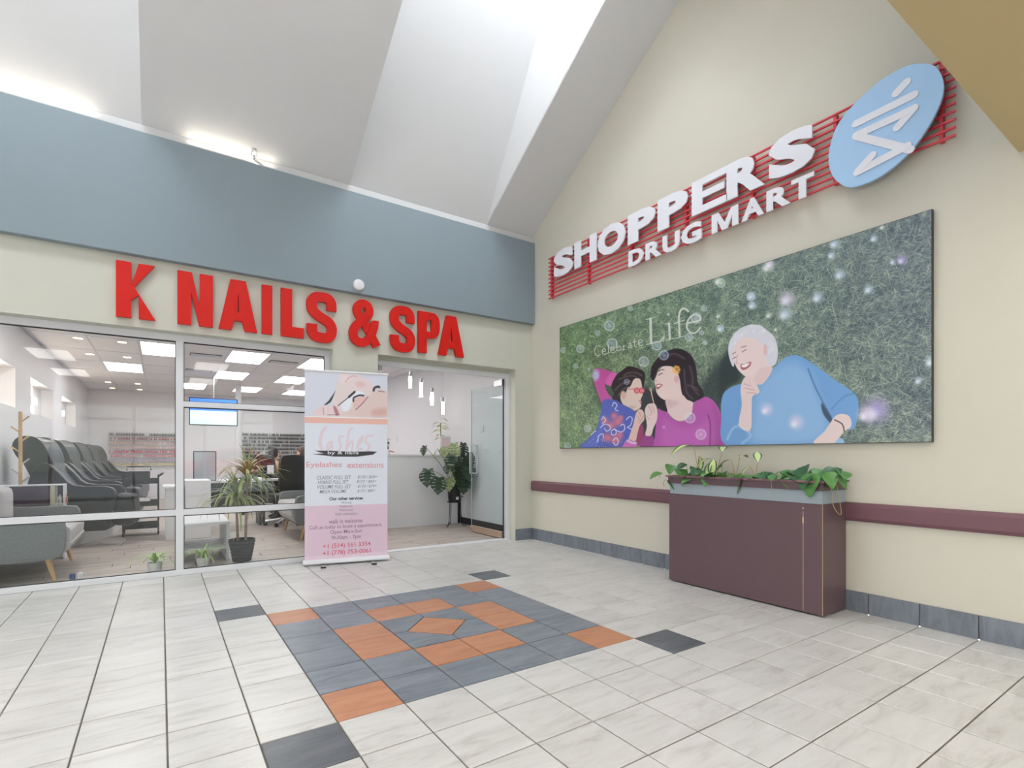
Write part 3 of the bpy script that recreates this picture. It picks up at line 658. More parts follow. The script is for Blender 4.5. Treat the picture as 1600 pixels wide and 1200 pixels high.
# ------------------------------------------------------------------ signs
# red shop letters on the back wall, each cut out and stood off the wall
def glyph(ch, w, h, t):
    """outline loops of a condensed letter in a w x h box with stroke t"""
    if ch == 'K': return [[(0, 0), (t, 0), (t, h*.32), (t*1.5, h*.42), (w-t*1.15, 0), (w, 0), (w-t*1.45, h*.56), (w-.02*w, h), (w-t*1.15, h), (t, h*.58), (t, h), (0, h)]]
    if ch == 'N': return [[(0, 0), (t, 0), (t, h*.62), (w-t*1.05, 0), (w, 0), (w, h), (w-t, h), (w-t, h*.38), (t*1.05, h), (0, h)]]
    if ch == 'A': return [[(0, 0), (t*1.02, 0), (t*1.25, h*.19), (w-t*1.25, h*.19), (w-t*1.02, 0), (w, 0), (w/2+t*.62, h), (w/2-t*.62, h)],
                          [(t*1.5, h*.36), (w-t*1.5, h*.36), (w/2, h*.74)][::-1]]
    if ch == 'I': return [[(0, 0), (w, 0), (w, h), (0, h)]]
    if ch == 'L': return [[(0, 0), (w, 0), (w, t*.98), (t, t*.98), (t, h), (0, h)]]
    if ch == 'P':
        r = spline([(w*.55, h), (w*.82, h*.975), (w, h*.84), (w, h*.55), (w*.82, h*.40), (w*.55, h*.37)], 5)
        i = spline([(w*.5, h-t*.92), (w*.62, h*.83), (w-t, h*.78), (w-t, h*.60), (w*.62, h*.535), (w*.5, h*.53)], 5)
        return [[(0, 0), (t, 0), (t, h*.37)]+r[::-1]+[(0, h)], [(t, h*.53), (t, h-t*.92)]+i]
S_PATH = [(.86, .66), (.86, .76), (.84, .84), (.72, .915), (.5, .925), (.27, .905), (.14, .82), (.13, .72), (.17, .63), (.32, .55), (.52, .485), (.74, .42), (.86, .32), (.865, .22), (.8, .12), (.66, .08), (.46, .075), (.26, .1), (.145, .19), (.13, .34)]
AMP = [(.93, .03), (.74, .25), (.5, .5), (.3, .68), (.24, .8), (.32, .9), (.47, .93), (.62, .88), (.66, .77), (.58, .66), (.4, .55), (.2, .43), (.11, .29), (.15, .15), (.32, .08), (.52, .1), (.7, .23), (.8, .42), (.82, .5), (.97, .5)]
YL = YB-.045
zz = lambda x, y: (160+x/2.2857, 380+y/2.2857)
letters = [('K', (48, 65), (48, 265), 190), ('N', (268, 100), (268, 290), 395), ('A', (415, 125), (415, 307), 553), ('I', (570, 148), (570, 324), 607), ('L', (638, 160), (638, 336), 720), ('S', (735, 172), (735, 356), 832),
           ('&', (885, 196), (885, 374), 988), ('S', (1033, 226), (1033, 388), 1112), ('P', (1129, 242), (1129, 391), 1204), ('A', (1200, 251), (1200, 400), 1292)]
desc = {0: 'the first letter of the salon sign, a tall red K', 1: 'tall red letter N with a pale sheen on its right leg', 2: 'red letter A between the N and the I', 3: 'plain upright red letter I in the shop sign',
        4: 'red letter L with its foot just left of the S', 5: 'red letter S that ends the word NAILS', 6: 'red ampersand between NAILS and SPA', 7: 'red letter S that starts the word SPA', 8: 'red letter P in the middle of the word SPA', 9: 'the last red letter A, ending the word SPA'}
for i, (ch, tl, bl, xr) in enumerate(letters):
    a = at(*zz(tl[0], tl[1]), 'y', YL); x1 = at(*zz(xr, bl[1]), 'y', YL).x
    w = x1-a.x; z0, z1 = 2.372, 2.866; h = z1-z0; t = .108
    if ch in 'S&': z0 -= .008; h += .016
    fr = ((a.x, YB, z0), (1, 0, 0), (0, 0, 1), (0, -1, 0)); mb = MB()
    if ch in 'S&':
        mb.ribbon(spline([(x*w, y*h) for x, y in (S_PATH if ch == 'S' else AMP)], 5), t*(.95 if ch == 'S' else .86), fr, .012, .045, .00012)
    else: mb.poly(glyph(ch, w, h, t), fr, .012, .045)
    o = mb.build('sign_letter', M['red'], fix=True)
    tag(o, desc[i], 'letter', 'red letters over the salon window')
# slatted sign with white letters
SG = empty('slatted_sign', (XW, -.86, 3.18)); tag(SG, 'long red slatted rack carrying the white pharmacy lettering under the gable', 'sign')
M['sign_red'] = mat('sign_red_metal', (214, 66, 80), .35)
XS = XW-.045; n = 11
for k in range(n):
    z = 3.185+k*(3.70-3.185)/(n-1); y1 = 1.235; y0 = -2.945+(.075 if k == n-1 else (.03 if k == n-2 else 0))
    MB().box(XS-.008, y0, z-.0062, XS+.008, y1, z+.0062).build('slat', M['sign_red'], SG)
for y in (1.19, .49, -.19, -.89, -1.57, -2.23, -2.87):
    MB().box(XS+.002, y-.010, 3.18, XW, y+.010, 3.705).build('post', M['sign_red'], SG)
M['sign_white'] = mat('sign_white_face', (232, 232, 240), .35)
XF = XS-.03
FRW = lambda d=0: ((XF, 0, 0), (0, -1, 0), (0, 0, 1), (-1, 0, 0))
def yof(u, v): return at(u, v, 'x', XF-.014).y
big = [('S', 865, 895.5, 430), ('H', 897.3, 931.7, 410), ('O', 933.3, 977.3, 400), ('P', 980.7, 1024, 380), ('P', 1027.3, 1075, 350), ('E', 1080.7, 1136, 330), ('R', 1135, 1195, 290), ('S', 1200.5, 1273.5, 250)]
sml = [('D', 981.7, 1005, 410), ('R', 1008.3, 1033.3, 400), ('U', 1035, 1061.7, 395), ('G', 1064, 1096, 380), ('M', 1111.7, 1153.3, 350), ('A', 1158.3, 1193.3, 340), ('R', 1197.3, 1235, 320), ('T', 1236, 1271.7, 290)]
bl_ = ['white first letter S on the slatted red sign', 'white letter H on the slatted red sign', 'round white letter O on the slatted red sign', 'white letter P right after the O on the red sign', 'second white letter P, right before the E on the red sign', 'white letter E on the slatted red sign', 'big white letter R just left of the last big S', 'big white last letter S beside the blue oval']
sl_ = ['small white letter D starting the lower line of the red sign', 'small white letter R between the D and the U', 'small white letter U on the lower line of the red sign', 'small white letter G on the lower line of the red sign', 'small white letter M on the lower line of the red sign', 'small white letter A on the lower line of the red sign', 'small white letter R just before the final T', 'small white letter T ending the lower line below the big S']
for L, z0, z1, lab, off in ((big, 3.395, 3.71, bl_, .055), (sml, 3.155, 3.325, sl_, .045)):
    for (ch, ua, ub, vv), lb in zip(L, lab):
        ya, yb = yof(ua, vv), yof(ub, vv); ov = .008 if ch in 'SOGU' else 0; of_ = .03 if ch == 'M' else off
        if ch in 'MEHT':                           # plain strokes drawn as one outline
            w_, h_ = ya-yb, z1-z0; t_ = (.30 if ch in 'HT' else .27)*w_ if ch != 'M' else .22*w_; q_ = .2*h_
            gl_ = {'H': [(0, 0), (t_, 0), (t_, h_*.4), (w_-t_, h_*.4), (w_-t_, 0), (w_, 0), (w_, h_), (w_-t_, h_), (w_-t_, h_*.61), (t_, h_*.61), (t_, h_), (0, h_)],
                   'T': [(w_/2-t_*.55, 0), (w_/2+t_*.55, 0), (w_/2+t_*.55, h_-q_), (w_, h_-q_), (w_, h_), (0, h_), (0, h_-q_), (w_/2-t_*.55, h_-q_)],
                   'E': [(0, 0), (w_, 0), (w_, q_), (t_*1.15, q_), (t_*1.15, h_*.41), (w_*.93, h_*.41), (w_*.93, h_*.60), (t_*1.15, h_*.60), (t_*1.15, h_-q_), (w_*.98, h_-q_), (w_*.98, h_), (0, h_)],
                   'M': [(0, 0), (t_, 0), (t_, h_*.6), (w_*.40, 0), (w_*.60, 0), (w_-t_, h_*.6), (w_-t_, 0), (w_, 0), (w_, h_), (w_-t_*1.2, h_), (w_*.5, h_*.36), (t_*1.2, h_), (0, h_)]}[ch]
            mb = MB(); mb.poly([gl_], ((XF, ya, z0), (0, -1, 0), (0, 0, 1), (-1, 0, 0)), 0, .014); o = mb.build('sign_letter', M['sign_white']); tag(o, lb, 'letter', 'white letters on the red slatted sign'); continue
        vs, fs = text_mesh(ch, ((XF, 0, 0), (0, -1, 0), (0, 0, 1), (-1, 0, 0)), -ya, -yb, z0-ov, z1+(0 if ch == 'U' else ov), 0, .014, off=of_)
        mb = MB(); mb.add(vs, fs); o = mb.build('sign_letter', M['sign_white'], fix=False)
        tag(o, lb, 'letter', 'white letters on the red slatted sign')
z7s = lambda x, y: (1200+x/3, 60+y/3)
def yz(x, y, d=XF-.02):
    q_ = at(*z7s(x, y), 'x', d); return (-q_.y, q_.z)
ovp = [(290, 560), (318, 440), (380, 345), (500, 228), (620, 150), (710, 124), (790, 138), (828, 215), (812, 310), (740, 445), (650, 555), (540, 645), (440, 692), (370, 698), (310, 650)]
OV = MB(); OV.poly([spline([yz(*q_) for q_ in ovp], 5, True)], ((XF-.02, 0, 0), (0, -1, 0), (0, 0, 1), (-1, 0, 0)), 0, .02)
ov = OV.build('oval_sign', mat('sky_blue_face', (168, 204, 240), .3)); tag(ov, 'light blue oval disc with a white zigzag figure, right end of the red sign', 'sign')
RC = [0]
def rod(pts, w, lab=None):
    mb = MB(); P_ = [yz(*q_, d=XF-.041) for q_ in pts]
    fr = ((XF-.0405, 0, 0), (0, -1, 0), (0, 0, 1), (-1, 0, 0))
    RC[0] += 1; z_ = .003+.0009*RC[0]; mb.ribbon(P_, w, fr, 0, z_)
    for i_, q_ in enumerate(P_): mb.poly([[(q_[0]+w/2*math.cos(2*PI*k/14), q_[1]+w/2*math.sin(2*PI*k/14)) for k in range(14)]], fr, 0, z_+.0003*(i_+1))
    return mb
m1 = rod([(602, 256), (650, 206)], .052); m1.build('emblem', M['sign_white'], ov)
m1 = rod([(412, 400), (685, 265)], .05); m1.build('emblem', M['sign_white'], ov)
m1 = MB()
for a_, b_ in (((606, 418), (686, 328)), ((686, 330), (414, 455)), ((414, 458), (668, 522)), ((655, 505), (420, 628)), ((424, 622), (492, 548))):
    k_ = rod([a_, b_], .05); m1.add(k_.v, k_.f)
m1.build('emblem', M['sign_white'], ov)
# ------------------------------------------------------------------ planter, banner, detector, sprinkler
# planter box against the right wall
PX0, PX1, PYa, PYb = 3.232, 3.585, -.96, -2.295
pl = empty('planter_box', (3.41, -1.63, 0)); tag(pl, 'long plum painted planter box with a grey band against the right wall', 'planter')
pb = MB(); pb.box(PX0, PYb, .012, PX1, PYa, .80); pb.build('body', M['plum'], pl, bevel=.003)
MB().box(PX0+.03, PYb+.03, 0, PX1, PYa-.03, .012).build('base', M['black'], pl)
MB().box(PX0+.006, PYb+.006, .80, PX1, PYa-.006, .895).build('band', M['grey_band'], pl, bevel=.002)
rm = MB(); a, b, c, d = PX0-.006, PYb-.006, PX1+.006, PYa+.006; t = .022
rect = lambda g_: [(a-g_, b-g_), (c-.006, b-g_), (c-.006, d+g_), (a-g_, d+g_)]
hole = [(a+t, b+t), (a+t, d-t), (c-t-.006, d-t), (c-t-.006, b+t)]; ZF = ((0, 0, 0), (1, 0, 0), (0, 1, 0), (0, 0, 1))
rm.poly([rect(0), hole], ZF, .895, .9515)
lip = MB()
lip.poly([rect(.016), hole], ZF, .952, .966)
rm.build('rim', M['plum'], pl); lip.build('lip', mat('worn_plum_lip', (140, 104, 104), .6, c2=(96, 62, 72), scale=30), pl)
MB().box(PX0+.018, PYb+.018, .80, PX1-.01, PYa-.018, .93).build('soil', M['soil'], pl)
yj = at(1255, 880, 'x', PX0).y
MB().box(PX0-.0015, yj-.0014, .02, PX0+.004, yj+.0014, .74).build('seam', M['raw_wood'], pl)
MB().box(PX0-.0025, yj-.004, .655, PX0+.004, yj+.005, .70).build('chip', M['raw_wood'], pl)
ec = MB(); ec.box(PX0-.0006, PYb-.0006, .012, PX0+.0014, PYb+.0014, .80); ec.build('worn_edge', M['raw_wood'], pl)
for y_, z_ in ((PYa-.01, .775), (yj+.0, .765)):
    s_ = MB(); s_.poly([[(.006*math.cos(k*PI/5), .006*math.sin(k*PI/5)) for k in range(10)]], ((PX0, y_, z_), (0, -1, 0), (0, 0, 1), (-1, 0, 0)), 0, .002)
    s_.build('screw', M['chrome'], pl)
def leaf_mat(name, c, c2, edge=None, sp=.5):
    m = mat(name, c, .38, c2=c2, scale=14, spec=sp)
    if edge:                                        # pale centre, green margin: follows the leaf's own x
        nt = m.node_tree; b_ = nt.nodes['Principled BSDF']
        tc = nt.nodes.new('ShaderNodeTexCoord'); sx = nt.nodes.new('ShaderNodeSeparateXYZ'); nt.links.new(tc.outputs['UV'], sx.inputs[0])
        r_ = nt.nodes.new('ShaderNodeValToRGB'); e_ = r_.color_ramp.elements
        e_[0].position = .62; e_[1].position = .72; e_[0].color = (*lin(edge), 1); e_[1].color = (*lin(c), 1)
        nt.links.new(sx.outputs[0], r_.inputs[0]); nt.links.new(r_.outputs[0], b_.inputs['Base Color'])
    return m
M['leaf'] = leaf_mat('mid_green_leaf', (104, 156, 84), (72, 124, 62))
M['leaf_dark'] = leaf_mat('deep_green_leaf', (70, 116, 78), (46, 88, 56))
M['leaf_var'] = leaf_mat('pale_centred_leaf', (52, 92, 50), (52, 92, 50), edge=(200, 216, 150))
M['stem'] = mat('green_stem', (120, 140, 80), .6); M['stem_tan'] = mat('dry_stem', (186, 160, 118), .7)
def leaf_mesh(name, prof, L, W, m, fold=.2, droop=.25, nseg=14):
    """leaf along +Y from its stalk, folded along the midrib; u = distance from the midrib"""
    vs = []; fs = []; us = []
    for i in range(nseg+1):
        t = i/nseg; w = W/2*prof(t); y = L*t; z = -droop*L*t*t
        for k in (-1, -.5, 0, .5, 1):
            vs.append((w*k, y-(.12*L*abs(k)*(1 if t < .25 else 0)*(1-t*4) if prof(0) > .2 else 0), z+fold*w*abs(k))); us.append(abs(k))
    for i in range(nseg):
        for k in range(4): a_ = i*5+k; fs.append((a_, a_+1, a_+6, a_+5))
    me = bpy.data.meshes.new(name); me.from_pydata(vs, [], fs); uv = me.uv_layers.new()
    for lp in me.loops: uv.data[lp.index].uv = (us[lp.vertex_index], 0)
    me.materials.append(m); me.polygons.foreach_set('use_smooth', [True]*len(me.polygons)); return me
heart = lambda t: max(0, math.sin(PI*t**.58))**.75+.01
lance = lambda t: math.sin(PI*t**.9)+.02
def put(me, name, parent, loc, yaw, pitch, roll=0, s_=1.):
    o = bpy.data.objects.new(name, me); COL.objects.link(o); o.parent = parent
    if parent.type == 'EMPTY': o.matrix_parent_inverse = Matrix.Translation(-parent.location)
    o.matrix_basis = Matrix.Translation(loc) @ Matrix.Rotation(yaw, 4, 'Z') @ Matrix.Rotation(pitch, 4, 'X') @ Matrix.Rotation(roll, 4, 'Y') @ Matrix.Scale(s_, 4); return o
LM = [leaf_mesh('leaf', heart, .085, .075, M[k]) for k in ('leaf', 'leaf', 'leaf_dark')]
LV = leaf_mesh('leaf', lance, .135, .062, M['leaf_var'], .3, .5)
R = random.Random(21)
def ypl(u, v, x=3.36): return at(u, v, 'x', x)
po = empty('trailing_plant', (3.4, -1.6, .93)); tag(po, 'low trailing heart leaved plant filling the plum planter box', 'plant')
st = MB()
def pleaf(p, yaw, pitch, roll, s_, me):
    root_ = Vector((min(3.55, max(3.26, p.x+R.uniform(-.02, .03))), p.y+R.uniform(-.03, .03), .93)); mid = (root_+p)/2+Vector((0, 0, .025))
    st.tube(spline([root_, mid, p], 3), .0022, 5); put(me, 'leaf', po, p, yaw, pitch, roll, s_)
# (u, v, size) of the leaves that can be picked out
big_ = [(1062, 735, 1.3), (1048, 728, 1.1), (1072, 727, 1.1), (1056, 746, 1.2), (1034, 741, 1.3), (1046, 752, 1.2), (1082, 748, 1.1), (1095, 738, 1.3), (1087, 733, 1.1), (1108, 742, 1.3), (1128, 731, 1.2), (1118, 744, 1.1), (1136, 738, 1.1), (1158, 742, 1.6), (1148, 746, 1.1), (1170, 745, 1.1), (1191, 740, 1.4), (1204, 740, 1.5), (1212, 742, 1.1),
         (1222, 738, 1.5), (1236, 738, 1.4), (1240, 746, 1.2), (1250, 745, 1.2), (1258, 730, 1.5), (1272, 742, 1.7), (1284, 736, 1.4), (1262, 746, 1.2), (1278, 748, 1.5), (1292, 740, 1.2), (1308, 733, 1.6), (1314, 738, 1.3), (1306, 742, 1.2), (1228, 746, 1.1), (1070, 742, 1.1), (1100, 748, 1.0), (1140, 748, 1.0), (1180, 748, 1.0)]
for i, (u_, v_, s_) in enumerate(big_):
    x_ = R.uniform(3.24, 3.36) if v_ > 738 else R.uniform(3.3, 3.42); p_ = ypl(u_, v_, x_); p_.z += .012
    pleaf(p_, 2.13+R.uniform(-1.1, 1.1), R.uniform(-1.15, -.15), R.uniform(-.5, .5), s_*1.22, LM[i % 3])
for i in range(34):
    p_ = Vector((R.uniform(3.26, 3.52), R.uniform(PYb+.04, PYa-.04), R.uniform(.965, 1.0)))
    pleaf(p_, 2.13+R.uniform(-1.6, 1.6), R.uniform(-.9, .1), R.uniform(-.5, .5), R.uniform(.9, 1.3), LM[i % 3])
vn = MB(); a_ = [(3.30, -2.27, .965), (3.29, -2.31, .97), (3.30, -2.322, .90), (3.32, -2.32, .83), (3.33, -2.325, .78), (3.38, -2.33, .735), (3.43, -2.325, .72), (3.44, -2.325, .75), (3.41, -2.32, .86), (3.40, -2.31, .96)]
vn.tube(spline(a_, 4), .0025, 5); vn.tube([(3.25, -1.93, .965), (3.208, -1.935, .96), (3.206, -1.94, .91), (3.207, -1.945, .86)], .0018, 5); vn.build('vine', M['stem_tan'], po)
st.build('stems', M['stem'], po)['kind'] = 'stuff'
hp = MB().tube([(3.21, -.945, .93), (3.20, -.92, .9), (3.205, -.925, .86)], .002, 5).build('vine', M['stem'], po)
k = 0
for (u_, v_, hh, lab, specs) in ((1093, 742, 48, 'tall single shoot with a broad pale striped leaf, left end of the planter', [(1083, 696, 1.7, 1.9, .1), (1092, 712, 1.2, -1.2, -1.2)]), (1119, 742, 34, 'tuft of pale striped leaves second from the planter left end', [(1128, 706, 1.2, -.5, .7), (1110, 716, 1.1, 1.5, -.2), (1116, 718, 1.3, 2.4, -.9), (1112, 722, 1.2, 2.0, -.8)]),
                           (1150, 742, 30, 'thin shoot with two narrow leaves third from the planter left end', [(1156, 714, .9, -.9, .4), (1142, 718, 1.0, 1.2, -.2)]), (1180, 746, 22, 'small shoot with one upright and one drooping leaf mid planter', [(1184, 722, 1.1, -.4, 1.0), (1172, 729, .9, 1.4, -.5)])):
    b_ = ypl(u_, v_, 3.40); b_.z = .935; e_ = empty('striped_plant', b_); tag(e_, lab, 'plant', 'striped shoots in the planter box')
    q_ = MB()
    for (lu, lv, s_, yw, pt) in specs:
        tp = ypl(lu, lv, 3.39); q_.tube(spline([b_, b_*.5+tp*.5+Vector((0, 0, .02)), tp], 4), .0032, 6)
        put(LV, 'leaf', e_, tp, yw-YAW, pt, 0, s_)
    q_.build('stem', M['stem_tan'], e_)

# roll-up banner
A = Vector((.592, 1.565, 0)); B = Vector((1.437, 1.375, 0)); ex = (B-A).normalized(); nb = Vector((ex.y, -ex.x, 0)); BW = (B-A).length
bn = empty('roll_up_banner', (A+B)/2); tag(bn, 'white and pink roll up banner for eyelash extensions standing before the salon window', 'banner')
fr = (A, ex, (0, 0, 1), nb)
cs = MB(); pr_ = [(-.045, .015), (-.05, .03), (-.038, .05), (-.01, .06), (.02, .056), (.045, .04), (.045, .015)]
cs.poly([[(x, z) for x, z in pr_]], (A-ex*.005, -nb, (0, 0, 1), ex), 0, BW+.01); cs.build('base_cassette', M['frame'], bn, bevel=.003)
for t_ in (.22, .80):
    MB().obox(A+ex*BW*t_+nb*.03+Vector((0, 0, .0065)), ex*.022, nb*.16, (0, 0, .006)).build('foot', M['chrome'], bn, bevel=.002)
    MB().obox(A+ex*BW*t_+nb*.185+Vector((0, 0, .007)), ex*.026, nb*.012, (0, 0, .007)).build('rubber_pad', M['black'], bn)
sx0, sx1, sz0, sz1 = .012, BW-.012, .056, 2.025
MB().poly([[(sx0, sz0), (sx1, sz0), (sx1, sz1), (sx0, sz1)]], fr, -.001, .0015).build('sheet', mat('banner_back', (205, 205, 212), .5), bn)
tb = MB(); tb.tube([A+ex*(sx0-.008)+Vector((0, 0, sz1+.006)), A+ex*(sx1+.008)+Vector((0, 0, sz1+.006))], .012, 12); tb.build('top_bar', M['frame'], bn, smooth=False)
MB().tube([A+ex*BW/2-nb*.03+Vector((0, 0, .05)), A+ex*BW/2-nb*.014+Vector((0, 0, sz1))], .007).build('pole', M['chrome'], bn)
O_ = A+ex*sx0+nb*.0022+Vector((0, 0, sz0)); w_, h_ = sx1-sx0, sz1-sz0
b = Paint(460, 1060, O_, ex, (0, 0, 1), w_, h_, (224, 228, 240))
zb = lambda L: [(470+x/11.43, 570+y/11.43) for x, y in L]
V0, V1 = 648.5, 650.5
def across(z0, z1, c):                             # a band the whole width of the sheet
    y0, y1 = int((z0-sz0)/h_*1060), int((z1-sz0)/h_*1060); b.img[y0:y1] = c
zpic = 1.555
b.img[int((zpic-sz0)/h_*1060):] = (214, 218, 232)
b.poly(zb([(560, 720), (620, 480), (700, 170), (850, 120), (1100, 220), (1250, 320), (1300, 430), (1520, 500), (1520, 905), (400, 905), (520, 760)]), (228, 214, 214), 1.5)
b.poly(zb([(700, 170), (860, 150), (1000, 210), (900, 260), (780, 330), (690, 300)]), (234, 218, 222), 2)
b.stroke(zb([(800, 310), (850, 240), (930, 200), (980, 210)]), 1.6, (216, 164, 176), .8, .9)
b.poly(zb([(980, 330), (1080, 300), (1150, 360), (1080, 400), (1000, 380)]), (226, 186, 186), 3, alpha=.8)
b.poly(zb([(1150, 270), (1260, 320), (1300, 420), (1230, 440), (1180, 360)]), (232, 208, 212), 2)
b.poly(zb([(900, 780), (1150, 640), (1300, 480), (1520, 480), (1520, 905), (760, 905)]), (224, 202, 198), 3)
b.poly(zb([(1300, 800), (1520, 780), (1520, 905), (1280, 905)]), (214, 170, 164), 4, alpha=.9)
b.poly(zb([(950, 500), (1050, 470), (1130, 520), (1090, 560), (940, 600), (870, 800), (760, 820), (720, 720), (850, 590)]), (232, 236, 246), 1)
b.poly(zb([(950, 620), (1050, 570), (1170, 590), (1000, 760), (930, 720)]), (226, 190, 186), 1.5, alpha=.9)
b.stroke(zb([(940, 650), (945, 590), (1000, 560), (1050, 545), (1120, 550)]), 2.6, (60, 56, 66), .6)
b.stroke(zb([(985, 800), (1080, 710), (1160, 620), (1200, 570)]), 1.6, (150, 96, 112), .6, .9)
b.stroke(zb([(660, 735), (860, 575)]), 1.2, (52, 54, 64), .4); b.stroke(zb([(860, 575), (960, 485)]), 3.4, (44, 46, 56), .5)
b.poly(zb([(410, 722), (500, 640), (540, 580), (618, 465), (560, 620), (530, 670), (460, 715)]), (52, 48, 56), .6, smooth=False)
b.poly(zb([(230, 905), (300, 770), (400, 730), (560, 730), (650, 730), (700, 800), (700, 905)]), (230, 208, 212), 1.5)
b.poly(zb([(580, 740), (630, 760), (680, 870), (660, 905), (620, 890)]), (176, 120, 128), 1)
b.stroke(zb([(400, 770), (410, 890)]), .9, (170, 130, 140), .5); b.stroke(zb([(1300, 460), (1320, 410), (1380, 390), (1400, 400)]), 3.4, (48, 42, 52), .6)
b.stroke(zb([(1390, 470), (1500, 485)]), 1.3, (150, 110, 120), .5); b.stroke(zb([(480, 893), (700, 893)]), 1, (80, 70, 80), .6, .7)
across(1.545, 1.556, (240, 232, 234)); across(1.485, 1.545, (232, 184, 172)); across(.10, .62, (222, 196, 214)); across(sz0, .10, (228, 204, 218))
for L in ([(310, 370), (270, 330), (280, 200), (330, 90), (370, 70), (330, 110), (290, 260), (300, 400)], [(440, 280), (400, 300), (380, 390), (430, 360), (450, 280), (450, 390)], [(560, 200), (620, 200), (560, 220), (560, 290), (580, 340), (545, 410)],
          [(740, 90), (700, 120), (670, 300), (650, 400), (690, 330), (740, 270), (750, 340), (730, 410)], [(830, 340), (880, 260), (900, 200), (860, 230), (820, 330), (830, 390), (880, 380)], [(1030, 190), (960, 200), (930, 280), (990, 330), (970, 400), (930, 440)]):
    b.stroke([(470+x/9.23, 660+y/9.23) for x, y in L], 3.2, (226, 206, 218), .6, .9)
b.poly([(470+x/9.23, 660+y/9.23) for x, y in ((205, 410), (400, 408), (700, 425), (1000, 418), (1095, 425), (1040, 465), (800, 495), (480, 492), (180, 458), (330, 448))], (44, 44, 54), .6, smooth=False)
sh = [c_ for c_ in bn.children if c_.name.startswith('sheet')][0]
print_face(O_, ex, (0, 0, 1), w_, h_, 'print', print_mat('banner_print', b.image('banner_print'), .4), sh)
def btext(s, u0, v0, u1, v1, c, off=0., sh_=0.):
    """one printed line, its box given by the photo pixels of its left end and right end"""
    def onb(u, v):
        d_ = Vector((FW[0]+RT[0]*(u-800)/F, FW[1]+RT[1]*(u-800)/F, (PY-v)/F)); C_ = Vector((CX, CY, CZ)); t_ = (O_-C_).dot(nb)/d_.dot(nb); q_ = C_+d_*t_-O_
        return q_.dot(ex), q_.z
    x0, z1 = onb(u0, v0); x1, z0 = onb(u1, v1)
    vs, fs = text_mesh(s, (O_+nb*.0004, ex, (0, 0, 1), nb), x0, x1, z0, z1, 0, .0006, off=off, shear=sh_)
    mb = MB(); mb.add(vs, fs); mb.build('lettering', c, sh, fix=False)
zt = lambda x, y: (470+x/9.23, 660+y/9.23); zu = lambda x, y: (470+x/10.91, 780+y/10.91)
I_pink, I_grey, I_dark, I_red, I_mauve, I_white = mat('pink_ink', (218, 160, 172), .5), mat('grey_ink', (128, 130, 142), .5), mat('dark_ink', (62, 62, 74), .5), mat('coral_ink', (214, 104, 128), .5), mat('mauve_ink', (142, 116, 138), .5), M['white']
btext('by & nails', *zt(388, 412), *zt(832, 474), I_white, .01)
btext('Eyelashes', *zt(80, 568), *zt(590, 668), I_pink, .012); btext('extensions', *zt(672, 575), *zt(1195, 655), I_pink, .012)
for s_, (xa, ya), (xb, yb), (xc, yc), s2 in (('CLASSIC FULL SET', (230, 772), (730, 818), (820, 1100), '$120 / $60+'), ('HYBRID FULL SET', (245, 838), (690, 880), (805, 1090), '$125 / $60+'), ('VOLUME FULL SET', (240, 905), (730, 948), (820, 1095), '$150 / $70+'), ('MEGA VOLUME', (270, 975), (660, 1015), (815, 1075), '$175 / $85+')):
    btext(s_, *zt(xa, ya), *zt(xb, yb), I_grey, .004, .25); btext(s2, *zt(xc, ya-6), *zt(yc, yb-8), I_grey, .004, .25)
btext('Our other services', *zt(412, 1078), *zt(895, 1112), I_dark, .03)
for s_, a_, b_ in (('Waxing', (690, 45), (865, 78)), ('Pedicure', (665, 105), (880, 135)), ('Manicure', (660, 165), (890, 198)), ('Nails extensions', (590, 232), (965, 262))): btext(s_, *zu(*a_), *zu(*b_), I_grey)
btext('walk in welcome', *zu(480, 345), *zu(1050, 395), I_mauve, .006); btext('Call us today to book a appointment', *zu(145, 455), *zu(1375, 478), I_mauve, .006)
btext('Open Mon-Sun', *zu(500, 530), *zu(1040, 585), I_mauve, .006); btext('9h30am - 7pm', *zu(525, 625), *zu(1025, 680), I_mauve, .006)
btext('+1 (514) 561 3354', *zu(380, 765), *zu(1190, 812), I_red, .01); btext('+1 (778) 753-0061', *zu(372, 885), *zu(1190, 930), I_red, .01)

# round white detector on the teal band
p_ = at(561, 445, 'y', 1.58); dt = MB(); dt.lathe([(0, 0), (.062, 0), (.062, .012), (.054, .028), (.02, .036), (0, .036)], n=28)
o = dt.build('detector', M['white']); o.data.transform(Matrix.Rotation(PI/2, 4, 'X')); o.location = (p_.x, 1.595, p_.z); tag(o, 'small round white detector fixed to the grey blue band', 'detector')
# sprinkler on the ledge
q_ = at(397, 262, 'y', 1.6); sp = empty('sprinkler', (q_.x, 1.6, 4.04)); tag(sp, 'little metal sprinkler head on a pipe at the top edge of the band', 'sprinkler')
MB().tube([(q_.x+.10, 1.62, 4.045), (q_.x+.04, 1.6, 4.06), (q_.x, 1.59, 4.07)], .013, 8).build('pipe', M['white'], sp)
hd = MB(); hd.tube([(q_.x, 1.59, 4.06), (q_.x, 1.59, 4.12)], .012, 8); hd.tube([(q_.x-.022, 1.59, 4.11), (q_.x-.022, 1.59, 4.15), (q_.x, 1.59, 4.17)], .004, 6); hd.tube([(q_.x+.022, 1.59, 4.11), (q_.x+.022, 1.59, 4.15), (q_.x, 1.59, 4.17)], .004, 6)
hd.lathe([(0, 4.168), (.03, 4.168), (.03, 4.176), (0, 4.176)], (q_.x, 1.59, 0), 12); hd.build('head', M['chrome'], sp)
# ------------------------------------------------------------------ salon
XL, XR, YK, HC = -2.18, 3.6, 12.9, 2.85
